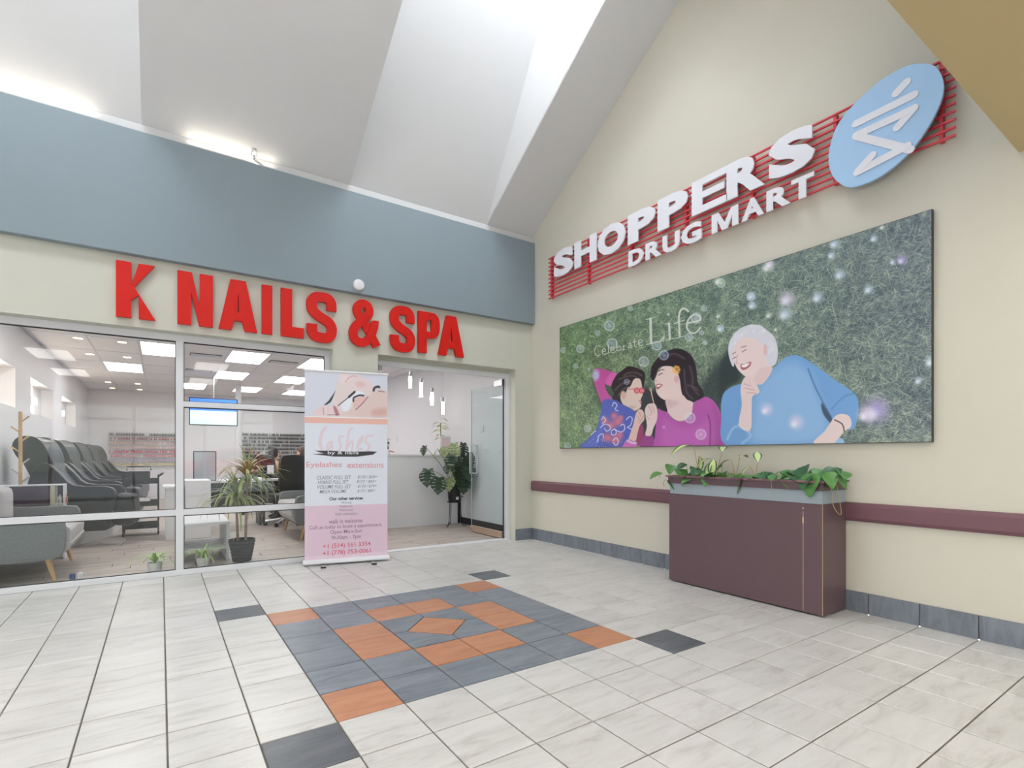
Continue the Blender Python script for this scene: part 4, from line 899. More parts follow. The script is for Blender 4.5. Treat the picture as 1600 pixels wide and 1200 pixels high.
# shell
wl = MB(); hol = [(3.09, 5.01), (5.96, 7.84), (8.83, 10.71)]
wl.poly([[(1.87, 0), (YK, 0), (YK, HC), (1.87, HC)]]+[[(a, 1.76), (a, 2.27), (b, 2.27), (b, 1.76)] for a, b in hol], ((XL, 0, 0), (0, 1, 0), (0, 0, 1), (-1, 0, 0)), 0, .16)
wl.box(XL-.2, 1.87, 0, XL-.16, YK, HC); struct(wl.build('wall_salon_left', M['salon_wall']))
struct(MB().box(XR, 1.87, 0, XR+.15, YK, HC+.3).build('wall_salon_right', M['salon_wall']))
struct(MB().box(XL-.2, YK, 0, XR+.15, YK+.15, HC+.3).build('wall_salon_back', M['salon_wall']))
fs_ = struct(MB().box(XL, 1.9, -.1, XR, YK, -.008).build('floor_salon', mat('dark_subfloor', (90, 78, 70), .8)))
pw, plen = .182, 1.22; far = MB(); sh_p = {}
for r_ in range(int((YK-1.9)/pw)+1):
    y0 = 1.9+r_*pw; y1 = min(y0+pw, YK); x = XL-random.uniform(0, plen)
    while x < XR:
        x0, x1 = max(x, XL), min(x+plen, XR); x += plen
        if x1-x0 < .03: continue
        if y0 < 6.2:
            m = MB(); xm, ym = (x0+x1)/2, (y0+y1)/2; tile_box(m, x0, y0, x1, y1, xm, ym)
            o = m.build('plank', M['plank'], fs_); o.location = (xm, ym, -.0003*random.random())
        else: tile_box(far, x0, y0, x1, y1)
far.build('plank_field', M['plank'], fs_)['kind'] = 'stuff'
MB().box(XR-.014, 1.9, 0, XR, 3.70, .105).build('baseboard_salon_right', M['black'])['kind'] = 'structure'
# ceiling with lay-in panels and light panels
cl = struct(MB().box(XL-.2, 1.87, HC+.02, XR+.15, YK, HC+.1).build('ceiling_salon', M['acou']))
lights = {(-2, 0): 'over the massage chairs nearest the glass', (-3, 2): 'between the downlights, left of the mullion', (0, 0): 'square bright one right of the mullion', (0, 2): 'in the middle of the right hand window', (2, 0): 'partly hidden by the banner, nearest row',
          (-1, 4): 'far row, just right of the mullion', (1, 4): 'far row, behind the white column', (3, 4): 'far row, next to the banner', (2, 2): 'second row, next to the banner', (2, -3): 'unseen, added to light the counter by the door', (0, -2): 'unseen, added to brighten the salon behind the window head', (-3, -2): 'unseen, added to brighten the salon over the loveseat'}  # the rows nearest the shopfront are hidden panels added to brighten the salon
gb = MB()
xs = [.31+.61*c for c in range(-5, 7)]; ysg = [5.40+1.22*r for r in range(-3, 7)]
for x in xs:
    if XL < x < XR: gb.box(x-.009, 1.87, HC-.004, x+.009, YK, HC+.02)
for y in ysg:
    if 1.87 < y < YK: gb.box(XL, y-.009, HC-.0035, XR, y+.009, HC+.02)
gb.build('grid_bars', M['frame'], cl)
vents = {(-1, 0): 'slotted ceiling vent in the nearest row left', (1, 0): 'dark slotted ceiling vent between two bright panels', (-1, 2): 'small slotted ceiling vent in the middle row'}
for c in range(-5, 6):
    for r in range(-3, 7):
        x0, x1 = max(XL, .31+.61*c)+.011, min(XR, .31+.61*(c+1))-.011; y0, y1 = max(1.87, 5.40+1.22*r)+.011, min(YK, 5.40+1.22*(r+1))-.011
        if x1-x0 < .05 or y1-y0 < .05: continue
        if (c, r) in lights:
            e = empty('ceiling_light', ((x0+x1)/2, (y0+y1)/2, HC)); tag(e, 'bright rectangular ceiling light panel, '+lights[(c, r)], 'light', 'light panels in the salon ceiling')
            MB().box(x0+.015, y0+.015, HC-.002, x1-.015, y1-.015, HC+.004).build('diffuser', M['lamp'], e)
            f = MB(); f.box(x0, y0, HC-.004, x0+.015, y1, HC+.012); f.box(x1-.015, y0, HC-.004, x1, y1, HC+.012); f.box(x0+.015, y0, HC-.004, x1-.015, y0+.015, HC+.012); f.box(x0+.015, y1-.015, HC-.004, x1-.015, y1, HC+.012)
            f.build('frame', M['frame'], e)
        else: MB().box(x0, y0, HC, x1, y1, HC+.012).build('panel', M['acou'], cl)
        if (c, r) in vents:
            e = empty('ceiling_vent', ((x0+x1)/2, (y0+y1)/2, HC)); tag(e, vents[(c, r)], 'vent', 'slotted vents in the salon ceiling')
            xm, ym = (x0+x1)/2, (y0+y1)/2+(.1 if r == 0 else -.4)
            MB().box(xm-.23, ym-.12, HC-.012, xm+.23, ym+.12, HC-.001).build('frame', mat('dark_vent_slot', (96, 96, 100), .6), e)
            for k in range(5): MB().box(xm-.22, ym-.105+k*.045, HC-.02, xm+.22, ym-.08+k*.045, HC-.012).build('slat', M['frame'], e)
for i, (x, y) in enumerate([(-1.62, 5.64), (-1.11, 5.62), (-1.61, 7.07), (-1.11, 7.06), (-1.64, 11.1), (-1.08, 11.05), (-1.64, 12.4), (-1.08, 12.35)]):
    e = empty('downlight', (x, y, HC)); tag(e, 'small round warm downlight, '+['nearest the glass by the left wall', 'nearest row right', 'second row by the left wall', 'second row right', 'third row left', 'third row right', 'farthest row left', 'farthest row right'][i], 'downlight', 'round downlights over the massage chairs')
    MB().lathe([(0, -.006), (.055, -.006), (.055, -.003), (0, -.003)], (x, y, HC-.003), 20).build('lens', M['down'], e)
    MB().lathe([(.056, -.008), (.075, -.004), (.075, 0), (.056, 0)], (x, y, HC), 20, cap=False).build('trim_ring', M['frame'], e)
# wall lamps in the three niches
for i, y in enumerate([4.35, 6.15, 6.9, 9.05, 9.75]):
    e = empty('wall_lamp', (XL-.1, y, 2.0)); tag(e, 'warm glowing wall lamp, '+['in the niche cut by the photo edge', 'left one in the middle niche', 'right one in the middle niche', 'left one in the farthest niche', 'right one in the farthest niche'][i], 'lamp', 'warm wall lamps in the niches')
    MB().box(XL-.155, y-.03, 1.93, XL-.145, y+.03, 2.07).build('backplate', M['chrome'], e)
    MB().lathe([(.0, -.055), (.028, -.055), (.028, .055), (0, .055)], (XL-.10, y, 2.0), 14).build('bulb', M['down'], e)
    l = bpy.data.lights.new('wall_lamp_glow', 'POINT'); l.energy = 4.5; l.color = (1, .86, .68); l.shadow_soft_size = .03
    o = bpy.data.objects.new('wall_lamp_glow', l); COL.objects.link(o); o.location = (XL-.04, y, 2.0); o.parent = e; o.matrix_parent_inverse = Matrix.Translation(-e.location)
# raised white plinth under the massage chairs
MB().poly([spline([(XL+.001, 3.98), (-1.9, 4.03), (-1.62, 4.35), (-1.36, 4.85), (-1.18, 5.6), (-1.14, 8), (-1.14, 12.2)], 5)+[(XL+.001, 12.2)]], ((0, 0, 0), (1, 0, 0), (0, 1, 0), (0, 0, 1)), 0, .20).build('platform', M['white'], None, bevel=.01)
tag(bpy.data.objects['platform'], 'low white plinth with a curved front under the massage chairs', 'platform')
# massage chairs
def massage_chair():
    e = empty('massage_chair'); yfr = lambda y: ((0, y, 0), (1, 0, 0), (0, 0, 1), (0, 1, 0))
    def pod(name, pts, y0, y1, m='leather', bev=.05, par=e):
        mb = MB(); mb.poly([pts], yfr(0), y0, y1); o = mb.build(name, M[m], par, bevel=bev); return o
    pod('base', [(-.38, 0), (.42, 0), (.45, .22), (-.42, .28)], -.3, .3, 'black', .02)
    pod('backrest', spline([(-.14, .36), (-.42, .55), (-.66, .98), (-.66, 1.10), (-.56, 1.17), (-.40, 1.14), (-.30, 1.02), (-.20, .75), (.06, .42)], 3, True), -.25, .25)
    pod('seat', [(-.2, .28), (.48, .26), (.50, .40), (.40, .45), (-.12, .40)], -.24, .24, bev=.04)
    pod('footrest', [(.47, .06), (.72, .03), (.80, .12), (.76, .44), (.52, .46)], -.24, .24, bev=.05)
    pod('headrest', spline([(-.50, .98), (-.50, 1.12), (-.42, 1.14), (-.34, 1.04), (-.38, .92)], 3, True), -.15, .15)
    for sg in (-1, 1):
        a, b = sorted((sg*.26, sg*.41))
        pod('armrest', spline([(-.42, .20), (-.52, .48), (-.44, .78), (-.30, .86), (-.14, .74), (.04, .58), (.42, .56), (.55, .50), (.56, .34), (.44, .22)], 3, True), a, b, bev=.045)
        a, b = sorted((sg*.22, sg*.34))
        pod('shell_wing', spline([(-.40, .74), (-.62, .90), (-.70, 1.06), (-.62, 1.17), (-.42, 1.16), (-.30, 1.02), (-.26, .84)], 3, True), a, b, bev=.04)
        a, b = sorted((sg*.415, sg*.425)); pod('side_trim', [(-.30, .30), (-.36, .55), (-.26, .70), (.0, .48), (.4, .46), (.42, .36)], a, b, 'black', .003)
    return e
mc0 = massage_chair()
for i, (y, lb) in enumerate(((4.46, 'first black massage chair, nearest the wooden coat stand'), (6.1, 'second black massage chair from the glass'), (7.75, 'third black massage chair from the glass'), (9.4, 'fourth black massage chair from the glass'), (11.0, 'farthest black massage chair by the back wall'))):
    o = mc0 if i == 0 else copy_tree(mc0); o.location = (-1.50, y, .20); o.scale = (.80, .72, 1); o.rotation_euler = (0, 0, -.16); tag(o, lb, 'massage chair', 'black massage chairs along the left wall')
# loveseats
def sofa():
    e = empty('loveseat'); L_ = 1.24; D_ = .74
    MB().box(.02, .06, .20, D_-.03, L_-.06, .33).build('base', M['fabric'], e, bevel=.03)
    bk = MB(); bk.poly([[(.0, .22), (.14, .22), (.13, .78), (.05, .80), (-.06, .76)]], ((0, 0, 0), (1, 0, 0), (0, 0, 1), (0, 1, 0)), .04, L_-.04); bk.build('backrest', M['fabric'], e, bevel=.03)
    st_ = MB(); st_.poly([spline([(.12, .32), (.6, .32), (D_, .29), (D_+.035, .38), (D_+.02, .47), (D_-.1, .485), (.12, .47)], 3, True)], ((0, 0, 0), (1, 0, 0), (0, 0, 1), (0, 1, 0)), .13, L_-.13); st_.build('seat_cushion', M['fabric_light'], e, bevel=.02)
    fr2 = MB(); fr2.poly([spline([(.3, .21), (D_-.06, .22), (D_+.02, .30), (D_, .34), (.3, .33)], 3, True)], ((0, 0, 0), (1, 0, 0), (0, 0, 1), (0, 1, 0)), .11, L_-.11); fr2.build('front_panel', M['fabric_light'], e, bevel=.01)
    for y0, y1 in ((0, .12), (L_-.12, L_)):
        a = MB(); a.poly([spline([(-.03, .22), (.3, .20), (D_-.10, .21), (D_-.01, .27), (D_, .45), (D_-.02, .57), (D_-.10, .60), (.3, .60), (.02, .61), (-.04, .5)], 4, True)], ((0, 0, 0), (1, 0, 0), (0, 0, 1), (0, 1, 0)), y0, y1); a.build('arm', M['fabric'], e, bevel=.03, smooth=True)
    for x, y in ((D_-.1, .08), (D_-.1, L_-.08), (.1, .08), (.1, L_-.08)):
        sx = .05 if x > .3 else -.04
        MB().tube([(x-sx*.6, y, .24), (x+sx*.5, y+(.01 if y > .5 else -.01), 0)], [.026, .013], 12).build('leg', M['wood_leg'], e)
    return e
sf = sofa(); sf.location = (-2.1, 2.10, .001); tag(sf, 'grey loveseat seen from its side at the left edge of the salon window', 'sofa')
s2 = copy_tree(sf); s2.location = (1.60, 4.46, .001); s2.rotation_euler = (0, 0, PI); tag(s2, 'grey loveseat half hidden behind the roll up banner', 'sofa')
pw_ = MB().box(-1.955, 2.3, .49, -1.80, 2.75, .86).build('pillow', M['fabric_light'], None, bevel=.07, smooth=True); tag(pw_, 'pale cushion leaning in the loveseat at the photo left edge', 'pillow')
# dark cabinet with pale end behind the loveseat
ca = empty('display_cabinet', (-1.75, 4.0, 0)); tag(ca, 'low dark plum display cabinet with a pale end behind the loveseat', 'cabinet')
c1 = at(84, 757, 'y', 3.45); c2 = at(101, 757, 'y', 3.45)
MB().box(XL+.02, 3.45, .02, c1.x-.03, 3.49, c1.z-.012).build('front_panel', mat('plum_glass', (62, 34, 58), .15), ca)
MB().box(XL+.01, 3.44, c1.z-.012, c2.x, 3.62, c1.z).build('top', M['frame'], ca)
MB().box(c1.x-.03, 3.445, 0, c1.x+.01, 3.62, c1.z-.012).build('side_panel', mat('cream_panel', (214, 208, 190), .5), ca)
MB().box(c2.x-.012, 3.445, 0, c2.x, 3.62, c1.z-.012).build('side_panel', M['frame'], ca)
for z in (.12, .42, .6): MB().box(c1.x+.01, 3.46, z, c2.x-.012, 3.62, z+.012).build('shelf', M['frame'], ca)
for i, (x, z) in enumerate(((c1.x+.04, .613), (c1.x+.09, .613), (c1.x+.05, .433))):
    tag(MB().lathe([(0, 0), (.02, 0), (.02, .07), (.008, .08), (.008, .1), (0, .1)], (x, 3.54, z), 12).build('bottle', [M['white'], M['orange'], M['white']][i]), ['white bottle on the upper shelf of the dark cabinet, left', 'orange bottle on the upper shelf of the dark cabinet', 'white bottle on the lower shelf of the dark cabinet'][i], 'bottle', 'bottles in the display cabinet')
# coat stand
yt = 3.79; pt = at(32, 643, 'y', yt); ct = empty('coat_stand', (pt.x, yt, 0)); tag(ct, 'pale wooden coat stand with short angled pegs before the massage chairs', 'coat stand')
MB().tube([(pt.x, yt, .02), (pt.x, yt, pt.z)], .017, 12).build('pole', M['wood_leg'], ct); MB().lathe([(0, 0), (.14, 0), (.14, .02), (.03, .03), (0, .03)], (pt.x, yt, .0015), 24).build('base', M['wood_leg'], ct)
for z_, s_ in ((.04, 1), (.16, -1), (.26, 1), (.38, -1), (.52, 1), (.63, -1), (.72, 1)):
    z1 = pt.z-z_-.02; MB().tube([(pt.x, yt, z1-.06), (pt.x+s_*.075, yt-.02, z1+.01)], .008, 8).build('peg', M['fabric_light'] if z_ > .45 else M['wood_leg'], ct)
# trolley
tr = empty('salon_trolley', (-.85, 5.2, 0)); tag(tr, 'black wheeled salon trolley with trays in front of the polish rack', 'trolley')
x0, x1, y0, y1 = -1.07, -.66, 5.0, 5.34
for x in (x0, x1):
    for y in (y0, y1):
        MB().tube([(x, y, .07), (x, y, .86)], .011, 8).build('post', M['black_metal'], tr)
        w_ = MB(); w_.tube([(x-.012, y, .035), (x+.012, y, .035)], .032, 14); w_.build('caster', M['black'], tr)
for z in (.10, .42, .74):
    b_ = MB(); b_.box(x0, y0, z, x1, y1, z+.012); b_.box(x0, y0, z, x0+.008, y1, z+.07); b_.box(x1-.008, y0, z, x1, y1, z+.07); b_.box(x0, y0, z, x1, y0+.008, z+.07); b_.box(x0, y1-.008, z, x1, y1, z+.07); b_.build('tray', M['black_metal'], tr)
MB().tube(spline([(x1, y0, .84), (x1+.05, y0, .88), (x1+.06, (y0+y1)/2, .89), (x1+.05, y1, .88), (x1, y1, .84)], 4), .011, 8).build('handle', M['black_metal'], tr)
def item(name, mb, m, lab, cat, grp=None, **k): o = mb.build(name, m, None, **k); return tag(o, lab, cat, grp)
item('tool_case', MB().box(-1.02, 5.06, .754, -.76, 5.28, .92), M['black'], 'black tool case standing on the top tray of the trolley', 'case', bevel=.015)
fr3 = MB(); fr3.tube([(-1.03, 5.1, .93), (-1.03, 5.1, .985), (-.75, 5.1, .985), (-.75, 5.1, .93)], .008, 6)
item('wire_stand', fr3, M['black_metal'], 'black wire handle rising over the tool case', 'stand')
def towels(x, y, z, m, lab, r_=.05):
    mb = MB(); mb.tube([(x-.1, y, z+r_), (x+.1, y, z+r_)], r_, 14); return item('towel_roll', mb, m, lab, 'towel')
towels(-.86, 5.12, .433, M['white'], 'white towel roll on the middle tray of the trolley'); towels(-.86, 5.24, .433, mat('pink_towel', (222, 176, 176), .9), 'pink towel roll on the middle tray of the trolley')
item('green_tray_cloth', MB().box(-.98, 5.04, .113, -.8, 5.2, .13), mat('lime_cloth', (150, 196, 92), .8), 'lime green cloth on the lowest trolley tray', 'cloth')
item('plastic_bag', MB().add(*(lambda m: (m.v, m.f))(MB().lathe([(0, 0), (.13, .0), (.17, .07), (.13, .17), (.05, .22), (0, .22)], (-1.34, 5.28, .2005), 14))), mat('pale_blue_plastic', (176, 196, 220), .35, noise=.15, scale=12), 'pale blue plastic bag slumped on the platform behind the trolley', 'bag', smooth=True)
item('waste_bin', MB().lathe([(0, 0), (.10, 0), (.13, .34), (.12, .34), (.09, .01), (0, .01)], (-.42, 5.25, .001), 20), M['salon_wall'], 'white bin right of the black trolley', 'bin')
# polish racks on the back wall
cols_ = [(60, 40, 50), (150, 50, 60), (210, 160, 150), (226, 190, 186), (200, 60, 90), (220, 120, 140), (190, 170, 200), (220, 200, 150)]
def rack(x0, x1, z0, z1, rows, lab, dark):
    e = empty('polish_rack', ((x0+x1)/2, YK-.06, z0)); tag(e, lab, 'rack')
    MB().box(x0, YK-.02, z0, x1, YK-.001, z1).build('back_panel', M['white'], e)
    for k in range(rows):
        z = z0+.02+k*(z1-z0-.02)/rows; MB().box(x0, YK-.09, z-.008, x1, YK-.02, z).build('shelf', M['white'], e)
        m = MB(); x = x0+.02; mm = M['black'] if dark else mat('polish_row', cols_[(7-k) % 8], .25)
        while x < x1-.03:
            if random.random() < .88: m.box(x, YK-.075, z, x+.024, YK-.05, z+.038); m.box(x+.006, YK-.068, z+.038, x+.018, YK-.057, z+.07)
            x += .034
        m.build('polish_bottles', mm, e)['kind'] = 'stuff'
rack(-1.75, -.12, .86, 1.78, 8, 'white wall rack with coloured nail polish behind the trolley', False)
rack(1.32, 3.1, .86, 1.84, 9, 'white wall rack with dark polish bottles beside the banner', True)
# screen, column, desks
tv = empty('television', (.33, 9, 2.1)); tag(tv, 'wide screen with a blue top hung under the ceiling behind the window', 'television')
MB().box(-.13, 9.0, 1.80, .80, 9.05, 2.40).build('case', M['black'], tv, bevel=.006)
MB().box(-.11, 8.994, 2.12, .78, 8.9995, 2.38).build('screen', mat('blue_screen', (60, 110, 220), .3, emit=(60, 120, 230), strength=.7), tv)
MB().box(-.11, 8.994, 1.82, .78, 8.9995, 2.12).build('screen', mat('pale_screen', (180, 205, 210), .3, emit=(190, 215, 215), strength=.6), tv)
MB().tube([(.33, 9.03, 2.4), (.33, 9.03, HC)], .02, 10).build('mount', M['chrome'], tv)
struct(MB().box(.87, 10.0, 0, .99, 10.12, HC).build('trim_column', M['salon_wall']))
rd = empty('reception_desk', (-.45, 4.5, 0)); tag(rd, 'white reception desk behind the mullion with a raised right end', 'desk')
MB().box(-.58, 4.3, 0, -.36, 4.9, .70).build('low_section', M['white'], rd, bevel=.004); MB().box(-.61, 4.27, .70, -.36, 4.93, .73).build('top', M['frame'], rd, bevel=.004)
MB().box(-.355, 4.28, 0, -.05, 4.92, .80).build('high_section', M['salon_wall'], rd, bevel=.006)
mo = empty('monitor', (.1, 5.4, .7)); tag(mo, 'dark framed computer monitor right of the white reception desk', 'monitor')
a_ = at(302, 705, 'y', 5.3); b_ = at(338, 752, 'y', 5.3)
MB().box(a_.x, 5.3, b_.z, b_.x, 5.33, a_.z).build('case', M['black'], mo, bevel=.004); MB().box(a_.x+.012, 5.296, b_.z+.02, b_.x-.012, 5.2995, a_.z-.012).build('screen', mat('pale_monitor', (190, 196, 206), .2), mo)
MB().box((a_.x+b_.x)/2-.02, 5.33, .752, (a_.x+b_.x)/2+.02, 5.35, b_.z+.03).build('stand', M['black'], mo)
px0 = at(428, 712, 'y', 7.6).x; px1 = at(473, 712, 'y', 5.9).x
def desk(x, y, lab, w=1.0, d=.45):
    e = empty('manicure_table', (x, y, 0)); tag(e, lab, 'table', 'manicure tables in the middle of the salon')
    MB().box(-w/2, -d/2, .71, w/2, d/2, .75).build('table_top', M['salon_wall'], e, bevel=.004)
    for sx in (-1, 1): MB().box(sx*(w/2-.02)-.015, -d/2+.02, 0, sx*(w/2-.02)+.015, d/2-.02, .71).build('side_panel', M['black'], e)
    MB().box(-w/2+.04, -.01, .3, w/2-.04, .01, .71).build('modesty_panel', M['black'], e)
    for c_ in e.children: c_.matrix_parent_inverse = Matrix()
    return e
desk(.25, 5.5, 'dark sided manicure table carrying the monitor'); desk(px1-.52, 5.9, 'manicure table with dark front beside the person in pink', .4, .8); desk(px0+.52, 7.6, 'manicure table in front of the person with the bun', .4, .8); desk(2.3, 9.2, 'farther manicure table by the dark polish rack', 1.2)
item('hand_lamp', MB().box(px1-.66, 5.65, .7505, px1-.40, 5.85, .83), M['black'], 'black curing lamp on the manicure table beside the person in pink', 'lamp', bevel=.02)
item('paper_towels', MB().lathe([(0, 0), (.055, 0), (.055, .22), (0, .22)], (px1-.5, 6.15, .7505), 18), M['white'], 'white paper roll on the manicure table', 'paper roll')
def office_chair(x, y, rz, lab):
    e = empty('office_chair', (x, y, 0)); e.rotation_euler.z = rz; tag(e, lab, 'chair', 'black office chairs in the salon')
    bk = MB(); bk.poly([spline([(-.2, .55), (-.23, .8), (-.21, 1.1), (-.1, 1.15), (.1, 1.15), (.21, 1.1), (.23, .8), (.2, .55)], 3, True)], ((0, -.22, 0), (1, 0, 0), (0, 0, 1), (0, -1, 0)), 0, .07); bk.build('backrest', M['leather'], e, bevel=.025, smooth=True)
    MB().box(-.24, -.22, .44, .24, .24, .53).build('seat', M['leather'], e, bevel=.04, smooth=True)
    MB().tube([(0, 0, .12), (0, 0, .44)], .03, 12).build('gas_lift', M['chrome'], e)
    for k in range(5):
        a = k*2*PI/5; MB().tube([(0, 0, .11), (.28*math.cos(a), .28*math.sin(a), .075)], [.03, .018], 8).build('base_spoke', M['chrome'], e)
        MB().tube([(.28*math.cos(a)-.02, .28*math.sin(a), .031), (.28*math.cos(a)+.02, .28*math.sin(a), .031)], .03, 12).build('caster', M['black'], e)
    for sx in (-1, 1): MB().tube(spline([(sx*.22, -.2, .62), (sx*.27, -.05, .68), (sx*.27, .15, .68), (sx*.25, .18, .5)], 4), .018, 8).build('armrest', M['black'], e)
    for c_ in e.children: c_.matrix_parent_inverse = Matrix()
    return e
pc = at(444, 760, 'y', 5.1); office_chair(pc.x, 5.1, .35, 'black high backed office chair right of the spiky plant')
pd = at(400, 745, 'y', 7.2); office_chair(pd.x, 7.2, 2.4, 'black office chair farther back, behind the spiky plant')

# people
M['skin'] = mat('skin', (214, 168, 142), .55)
def seated(name, x, y, rz, top, lab, hair, bun):
    J = {'pelvis': ((0, 0, .52), .15), 'belly': ((0, .01, .68), .13), 'chest': ((0, .01, .88), .15), 'shl': ((0, 0, 1.0), .10), 'neck': ((0, .01, 1.07), .05), 'head': ((0, .03, 1.17), .085), 'crown': ((0, .03, 1.25), .075)}
    for s_, sx in (('l', -1), ('r', 1)):
        J['sh'+s_] = ((sx*.16, 0, .99), .06); J['el'+s_] = ((sx*.22, .10, .76), .045); J['wr'+s_] = ((sx*.13, .33, .80), .03); J['ha'+s_] = ((sx*.11, .41, .795), .028)
        J['hip'+s_] = ((sx*.09, .04, .50), .10); J['kn'+s_] = ((sx*.12, .44, .50), .07); J['an'+s_] = ((sx*.12, .42, .09), .045); J['to'+s_] = ((sx*.13, .56, .045), .035)
    E_ = [('pelvis', 'belly'), ('belly', 'chest'), ('chest', 'shl'), ('shl', 'neck'), ('neck', 'head'), ('head', 'crown')]
    for s_ in 'lr': E_ += [('shl', 'sh'+s_), ('sh'+s_, 'el'+s_), ('el'+s_, 'wr'+s_), ('wr'+s_, 'ha'+s_), ('pelvis', 'hip'+s_), ('hip'+s_, 'kn'+s_), ('kn'+s_, 'an'+s_), ('an'+s_, 'to'+s_)]
    K = list(J); me = bpy.data.meshes.new(name); me.from_pydata([J[k][0] for k in K], [(K.index(a), K.index(b)) for a, b in E_], [])
    o = bpy.data.objects.new(name, me); COL.objects.link(o); o.modifiers.new('k', 'SKIN'); sb = o.modifiers.new('s', 'SUBSURF'); sb.levels = sb.render_levels = 2
    bm = bmesh.new(); bm.from_mesh(me); ly = bm.verts.layers.skin.verify(); bm.verts.ensure_lookup_table()
    for i, k in enumerate(K): bm.verts[i][ly].radius = (J[k][1],)*2; bm.verts[i][ly].use_root = (i == 0)
    bm.to_mesh(me); bm.free()
    m2 = bpy.data.meshes.new_from_object(o.evaluated_get(bpy.context.evaluated_depsgraph_get())); o.modifiers.clear(); o.data = m2; bpy.data.meshes.remove(me)
    m2.materials.clear()
    for m_ in (M['skin'], top, M['black']): m2.materials.append(m_)
    for p_ in m2.polygons:
        c = p_.center; p_.use_smooth = True
        hand = c.y > .30 and c.z > .72; p_.material_index = 0 if (c.z > 1.05 or hand) else (1 if c.z > .60 else 2)
    h = MB(); h.lathe([(0, .125), (.05, .12), (.09, .08), (.103, .02), (.098, -.05), (.07, -.10), (0, -.10)][::-1], (0, -.012, 1.195), 16)
    if bun: h.lathe([(0, .045), (.035, .03), (.045, 0), (.035, -.03), (0, -.045)][::-1], (0, -.07, 1.31), 12)
    h.build('hair', hair, o, smooth=True)
    o.location = (x, y, 0); o.rotation_euler.z = rz; tag(o, lab, 'person')
    fc = MB(); fc.lathe([(0, .014), (.012, 0), (0, -.014)][::-1], (0, .118, 1.175), 8); fc.build('nose', M['skin'], o, smooth=True)
    ey = MB()
    for sx in (-1, 1): ey.lathe([(0, .007), (.007, 0), (0, -.007)][::-1], (sx*.03, .108, 1.20), 8)
    ey.build('eyes', M['black'], o); MB().box(-.022, .103, 1.132, .022, .112, 1.14).build('mouth', mat('lips', (170, 96, 92), .5), o)
    return o
seated('person', px0, 7.6, -PI/2, mat('sand_top', (216, 178, 140), .8), 'seated person in a sand coloured top with dark hair in a bun', mat('dark_hair', (40, 34, 36), .6), True)
seated('person', px1, 5.9, PI/2, mat('pale_pink_top', (232, 196, 200), .8), 'seated person in a pale pink top beside the banner, facing left', mat('brown_hair', (92, 72, 62), .6), False)
for x_, y_, lb in ((px0, 7.6, 'round black stool under the person with the bun'), (px1, 5.9, 'round black stool under the person in pink')):
    e = empty('stool', (x_, y_, 0)); tag(e, lb, 'stool'); MB().lathe([(0, .33), (.17, .33), (.18, .37), (0, .38)], (x_, y_, 0), 20).build('seat', M['leather'], e)
    MB().tube([(x_, y_, .03), (x_, y_, .33)], .025, 10).build('post', M['chrome'], e); MB().lathe([(0, 0), (.2, 0), (.2, .02), (0, .035)], (x_, y_, .0005), 20).build('base', M['chrome'], e)

# low slatted shelf and spiky plants by the glass
ls = empty('slatted_shelf', (-.2, 2.6, 0)); tag(ls, 'low white slatted shelf left of the spiky plant behind the glass', 'shelf')
MB().box(-.46, 2.35, .40, .0, 3.2, .425).build('top', M['frame'], ls, bevel=.004)
for x in (-.45, -.035): MB().box(x, 2.36, 0, x+.025, 3.19, .40).build('side_panel', M['frame'], ls)
for k in range(9): MB().box(-.425, 2.38+k*.09, .13, -.035, 2.43+k*.09, .145).build('slat', M['frame'], ls)
M['palm'] = leaf_mat('striped_palm_leaf', (92, 116, 58), (66, 94, 46), edge=(142, 156, 92)); M['spider'] = leaf_mat('pale_spider_leaf', (176, 206, 130), (150, 190, 100))
def strap(mb, o_, az, L, rise, droop, w, n=7):
    d = Vector((math.cos(az), math.sin(az), 0)); s_ = Vector((-d.y, d.x, 0)); vs = []; p = Vector(o_); th = rise
    for i in range(n+1):
        t = i/n; ww = w*(math.sin(PI*min(.97, t*.8+.18)))**.8
        vs += [p-s_*ww/2, p+s_*ww/2]; p = p+(d*math.cos(th)+Vector((0, 0, 1))*math.sin(th))*L/n; th -= droop/n
    mb.add(vs, [(2*i, 2*i+1, 2*i+3, 2*i+2) for i in range(n)])
px_, py_ = .10, 2.22
sp_ = empty('spiky_palm', (px_, py_, 0)); tag(sp_, 'twin stemmed spiky plant with drooping striped leaves in a grey ribbed pot', 'plant')
pot = MB(); prf = [(.0, .0), (.085, 0), (.088, .006)]
for k in range(6): z = .01+k*.037; r0 = .088+.042*z/.23; prf += [(r0, z), (r0+.006, z+.004), (r0+.008, z+.03), (r0+.003, z+.034)]
prf += [(.135, .236), (.125, .24), (.115, .20), (0, .20)]; pot.lathe(prf, (px_, py_, .001), 28); pot.build('pot', mat('dark_grey_ribbed_pot', (78, 80, 84), .6), sp_)
for (dx, dy, h_, nl) in ((-.045, .02, .70, 75), (.04, -.02, .92, 90)):
    MB().tube(spline([(px_+dx*.8, py_+dy, .19), (px_+dx, py_+dy, h_*.6), (px_+dx*1.3, py_+dy, h_)], 4), .013, 8).build('trunk', mat('palm_trunk', (150, 132, 112), .8), sp_)
    f = MB()
    for k in range(nl): strap(f, (px_+dx*1.3, py_+dy, h_-.06+.10*k/nl), k*2.399+R.uniform(-.2, .2), R.uniform(.32, .50), R.uniform(-.1, .95)+.5*k/nl, R.uniform(1.6, 2.7)-.9*k/nl, R.uniform(.018, .028))
    f.build('fronds', M['palm'], sp_, fix=False)['kind'] = 'stuff'
tg = MB().box(px_-.11, py_-.05, .27, px_-.06, py_-.045, .33); tg.tube([(px_-.085, py_-.047, .2), (px_-.085, py_-.047, .28)], .003, 6); tg.build('plant_tag', M['white'], sp_)
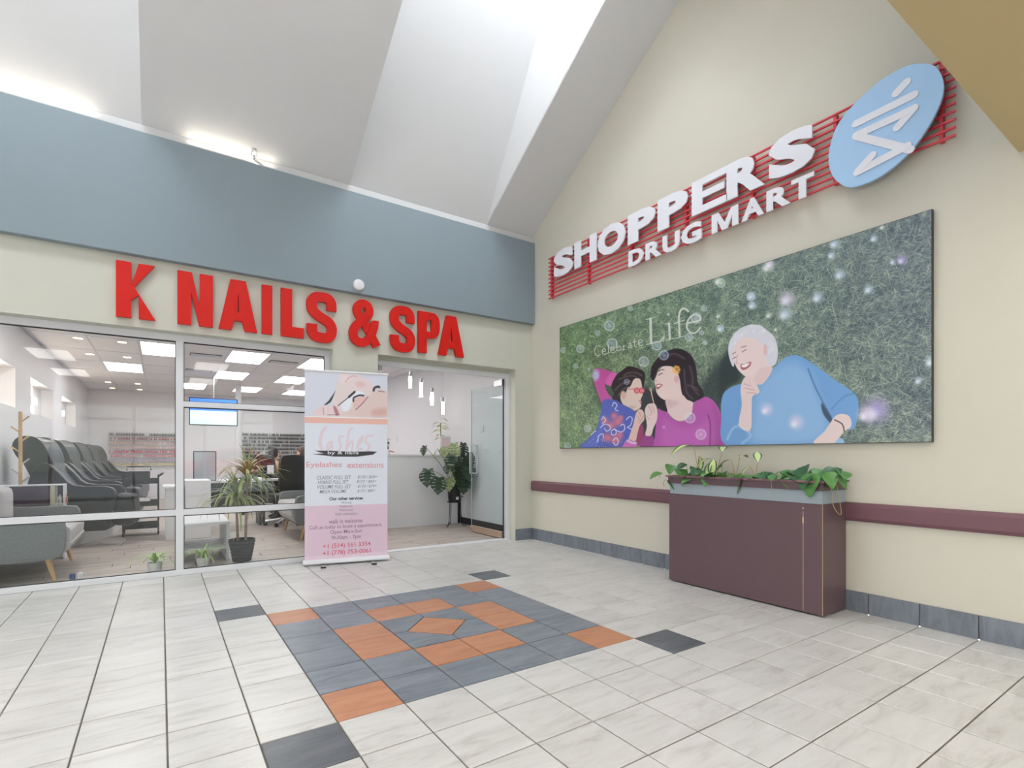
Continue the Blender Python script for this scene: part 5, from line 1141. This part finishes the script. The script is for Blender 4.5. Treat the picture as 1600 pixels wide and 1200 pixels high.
def spider(x, y, n_, L0, lab, sd):
    e = empty('spider_plant', (x, y, 0)); tag(e, lab, 'plant'); r_ = random.Random(sd)
    MB().lathe([(0, 0), (.05, 0), (.065, .10), (.058, .10), (.05, .085), (0, .085)], (x, y, .001), 20).build('pot', M['white'], e)
    f = MB()
    for k in range(n_): strap(f, (x, y, .09), k*2.399, r_.uniform(.7, 1.1)*L0, r_.uniform(.7, 1.35), r_.uniform(1.6, 2.8), .016)
    f.build('leaves', M['spider'], e, fix=False)['kind'] = 'stuff'
spider(-.68, 2.07, 26, .30, 'pale arching spider plant on the floor just left of the mullion', 1); spider(-.27, 2.10, 28, .30, 'pale arching spider plant on the floor just right of the mullion', 2)
pj = at(113, 905, 'z', 0); jj = MB(); jj.lathe([(0, 0), (.022, 0), (.022, .045), (.018, .05), (0, .05)], (pj.x, pj.y, .001), 16); item('small_jar', jj, mat('blue_lid', (70, 84, 140), .4), 'tiny blue jar on the floor by the loveseat leg', 'jar')
jj = MB(); jj.lathe([(0, 0), (.022, 0), (.024, .05), (.016, .058), (0, .058)], (pj.x+.06, pj.y-.01, .001), 16); item('small_jar', jj, M['white'], 'tiny white jar right of the blue jar by the glass', 'jar')

# reception counter by the door
cn = empty('reception_counter', (2.5, 3.9, 0)); tag(cn, 'long plain grey counter front facing the open glass door', 'counter')
MB().box(1.92, 3.72, 0, 3.585, 4.3, 1.135).build('body', M['counter_grey'], cn); MB().box(1.90, 3.70, 1.135, 3.585, 4.32, 1.165).build('counter_top', M['white'], cn, bevel=.004)
MB().box(3.545, 3.705, 0, 3.585, 3.72, 1.134).build('end_strip', M['black'], cn)
for i, (u, v0, v1) in enumerate(((641, 582, 607), (658, 592, 621), (675, 607, 634), (692, 622, 648))):
    y = 3.95; a = at(u, v0, 'y', y); b_ = at(u, v1, 'y', y); e = empty('pendant_lamp', (a.x, y, b_.z)); tag(e, ['highest', 'second highest', 'second lowest', 'lowest'][i]+' of the four glass tube pendant lamps stepping down behind the door', 'pendant lamp', 'four pendant lamps over the counter')
    MB().lathe([(0, 0), (.028, 0), (.028, a.z-b_.z-.07), (0, a.z-b_.z-.07)], (a.x, y, b_.z+.005), 16).build('lamp_tube', mat('pendant_glow', (255, 250, 245), .4, emit=(255, 246, 235), strength=1.6), e)
    MB().lathe([(.043, 0), (.043, a.z-b_.z+.03)], (a.x, y, b_.z-.01), 20, cap=False).build('glass_shade', M['glass'], e, fix=False)
    MB().lathe([(0, 0), (.022, 0), (.022, .07), (0, .07)], (a.x, y, a.z-.06), 12).build('cap', M['chrome'], e); MB().tube([(a.x, y, a.z), (a.x, y, HC)], .003, 6).build('cord', M['frame'], e)
th = at(752, 670, 'x', XR-.02); item('thermostat', MB().box(XR-.022, th.y-.055, th.z-.05, XR-.001, th.y+.055, th.z+.05), M['frame'], 'white thermostat on the wall seen through the glass door', 'thermostat', bevel=.006)
sw = at(620, 685, 'x', XR-.01); item('light_switch', MB().box(XR-.012, sw.y-.05, sw.z-.08, XR-.001, sw.y+.05, sw.z+.08), M['frame'], 'white switch plate on the wall right of the banner', 'switch', bevel=.004)
cd1 = at(689, 709, 'y', 3.88); cd2 = at(704, 682, 'y', 3.88); ce = empty('sign_card', (cd1.x, 3.88, 1.165)); tag(ce, 'upright pale pink card in a white stand on the counter', 'card')
MB().box(cd1.x, 3.88, 1.166, cd2.x, 3.892, cd2.z).build('frame', M['white'], ce); MB().box(cd1.x+.015, 3.877, 1.186, cd2.x-.015, 3.8795, cd2.z-.02).build('card', mat('pale_pink_card', (226, 206, 208), .5), ce)
# small plant with coral flowers beside the banner
fp = at(607, 706, 'y', 3.9); e = empty('flower_pot', (fp.x, 3.9, 1.165)); tag(e, 'small dark plant with coral blooms at the counter left end', 'plant')
MB().lathe([(0, 0), (.045, 0), (.055, .06), (0, .06)], (fp.x-.02, 3.9, 1.1655), 16).build('pot', M['counter_grey'], e)
for k in range(9): put(LM[2], 'leaf', e, (fp.x-.02, 3.9, 1.24+.02*k), k*2.4, .9-.05*k, 0, .8)
for k in range(5): MB().lathe([(0, .012), (.018, 0), (0, -.012)][::-1], (fp.x+.02*k-.01, 3.86, 1.225-.006*k), 8).build('bloom', M['orange'] if k % 2 else mat('coral_bloom', (224, 116, 100), .5), e)
# monstera on a wire stand
MX, MYp = 3.30, 3.42
def zat(v): return at(708, v, 'y', MYp).z
mp_ = at(709, 783, 'y', MYp); MX = mp_.x; zb0 = mp_.z
ws = empty('plant_stand', (MX, MYp, 0)); tag(ws, 'black wire plant stand with curled feet in front of the counter', 'plant stand')
rg = MB(); rg.tube([(MX+.105*math.cos(a*PI/12), MYp+.105*math.sin(a*PI/12), zb0-.012) for a in range(25)], .006, 6, cap=False); rg.tube([(MX-.105, MYp, zb0-.012), (MX+.105, MYp, zb0-.012)], .005, 6); rg.tube([(MX, MYp-.105, zb0-.012), (MX, MYp+.105, zb0-.012)], .005, 6); rg.build('ring', M['black_metal'], ws)
for k in range(3):
    a = k*2*PI/3+3.6; c, s_ = math.cos(a), math.sin(a); q = lambda r, z: (MX+r*c, MYp+r*s_, z)
    MB().tube(spline([q(.15, zb0+.06), q(.13, zb0+.085), q(.115, zb0+.06), q(.108, zb0), q(.12, zb0*.4), q(.145, .03), q(.17, .008), q(.19, .03), q(.175, .045)], 5), .006, 6).build('leg', M['black_metal'], ws)
mn = empty('monstera', (MX, MYp, zb0)); tag(mn, 'big split leaf plant in a black pot on the wire stand behind the door', 'plant')
zt1 = zat(761); pt_ = MB(); pt_.lathe([(0, 0), (.085, 0), (.105, zt1-zb0), (.112, zt1-zb0), (.112, zt1-zb0+.02), (.098, zt1-zb0+.02), (.09, zt1-zb0-.03), (0, zt1-zb0-.03)], (MX, MYp, zb0-.004), 28); pt_.build('pot', M['black'], mn)
MB().box(MX-.01, MYp-.115, zb0+.03, MX+.03, MYp-.098, zb0+.075).build('label', M['white'], mn)
def monstera_mesh(m, sd):
    r_ = random.Random(sd); pts = []
    for side in (1, -1):
        half = []; N = 5
        for i in range(N):
            t0 = .04+.9*i/N; t1 = .04+.9*(i+.80)/N; wd = lambda t: .5*math.sin(PI*min(1, t*.86+.16))**.8
            half += [(wd(t0), t0+.052), (wd((t0+t1)/2)*1.06, (t0+t1)/2+.06), (wd(t1)*.98, t1+.06)]
            if i < N-1 and r_.random() < .85: half += [(wd(t1)*.45, t1-.04), (wd(t1)*.40, t1+.0)]
        if side == 1: right = [(0, -.0), (.16, -.10), (.34, -.08)]+half+[(0, 1.08)]
        else: left = [(-x, y) for x, y in half[::-1]]+[(-.34, -.08), (-.16, -.10)]
    mb = MB(); loop = right+left; tr_ = tessellate_polygon([[Vector((x, y, 0)) for x, y in loop]])
    me = bpy.data.meshes.new('leaf'); me.from_pydata([(x*.2, y*.2, .16*abs(x)*.2-.35*(y*.2)**2*3) for x, y in loop], [], [tuple(t) for t in tr_])
    uv = me.uv_layers.new(); me.materials.append(m); return me
M['mon'] = mat('monstera_green', (52, 78, 56), .32, c2=(30, 50, 36), scale=10); M['mon_l'] = mat('monstera_pale', (176, 186, 140), .4, c2=(96, 122, 80), scale=22)
MM = [monstera_mesh(M['mon'], i) for i in range(3)]+[monstera_mesh(M['mon_l'], 9)]
sm = MB(); zz8 = lambda x, y: (640+x/5.456, 640+y/5.456)
for i, (x, y, s_, k_, yw) in enumerate([(160, 540, 1.3, 0, .2), (250, 610, 1.3, 1, -.1), (130, 340, .7, 0, .9), (240, 365, .8, 3, 1.5), (300, 350, .8, 3, .4), (380, 320, 1.2, 3, .1), (455, 315, 1.0, 1, -.7), (365, 410, 1.1, 0, .5), (480, 420, 1.3, 1, -.3), (515, 395, .9, 2, -.9), (345, 480, 1.0, 0, .6),
                                          (415, 480, 1.2, 2, .1), (350, 610, 1.1, 3, .3), (420, 575, 1.3, 0, -.2), (500, 500, 1.3, 2, -.5), (560, 590, 1.2, 1, -.8), (610, 450, 1.0, 1, -1.2), (500, 620, 1.2, 2, -.3), (440, 530, 1.3, 0, .2), (465, 600, 1.3, 1, -.1), (390, 640, 1.0, 2, .3), (540, 480, 1.1, 0, -.6), (590, 520, 1.0, 2, -1.0)]):
    yq = MYp-.12+R.uniform(-.12, .16)-(0 if x < 450 else .05); p_ = at(*zz8(x, y), 'y', yq); p_.x = min(p_.x, 3.44); p_.z += .05
    put(MM[k_], 'leaf', mn, p_, 2.547-yw*.7, -R.uniform(.7, 1.35), R.uniform(-.35, .35), s_*1.0)
    sm.tube(spline([(MX+R.uniform(-.03, .03), MYp+R.uniform(-.03, .03), zt1-.04), ((MX+p_.x)/2, (MYp+p_.y)/2, max(zt1+.05, (zt1+p_.z)/2+.06)), tuple(p_)], 4), .0045, 6)
sm.build('stems', M['stem'], mn)['kind'] = 'stuff'
# pale lance leaved plant on the counter
vp = at(709, 694, 'y', 4.0); vp.x = min(vp.x, 3.36); ve = empty('variegated_plant', (vp.x, 4.0, 1.166)); tag(ve, 'tall pale yellow green plant in a small pot on the counter corner', 'plant')
MB().lathe([(0, 0), (.035, 0), (.045, .07), (.04, .07), (0, .06)], (vp.x, 4.0, 1.166), 16).build('pot', M['counter_grey'], ve); sv = MB()
M['pale_leaf'] = leaf_mat('yellow_green_leaf', (110, 140, 70), (96, 128, 62), edge=(206, 212, 130)); LP_ = leaf_mesh('leaf', lance, .17, .055, M['pale_leaf'], .3, .8)
for i, (x, y, yw) in enumerate([(395, 70, -.6), (345, 100, 1.2), (330, 130, 2.0), (400, 130, -1.0), (430, 150, -1.6), (310, 170, 1.6), (365, 200, .6), (390, 210, -.6), (355, 230, 1.0), (385, 240, -.4), (360, 120, .3), (375, 150, -2.6), (350, 160, 2.6), (415, 110, -2.0)]):
    a_ = Vector((vp.x, 4.0, at(*zz8(x, y+20), 'y', 4.0).z)); put(LP_, 'leaf', ve, a_, yw-YAW+R.uniform(-.3, .3), .5, 0, .9)
sv.tube([(vp.x, 4.0, 1.22), (vp.x+.01, 4.0, 1.4), (vp.x, 4.0, at(709, 662, 'y', 4.0).z)], .008, 8); sv.build('stem', M['stem'], ve)
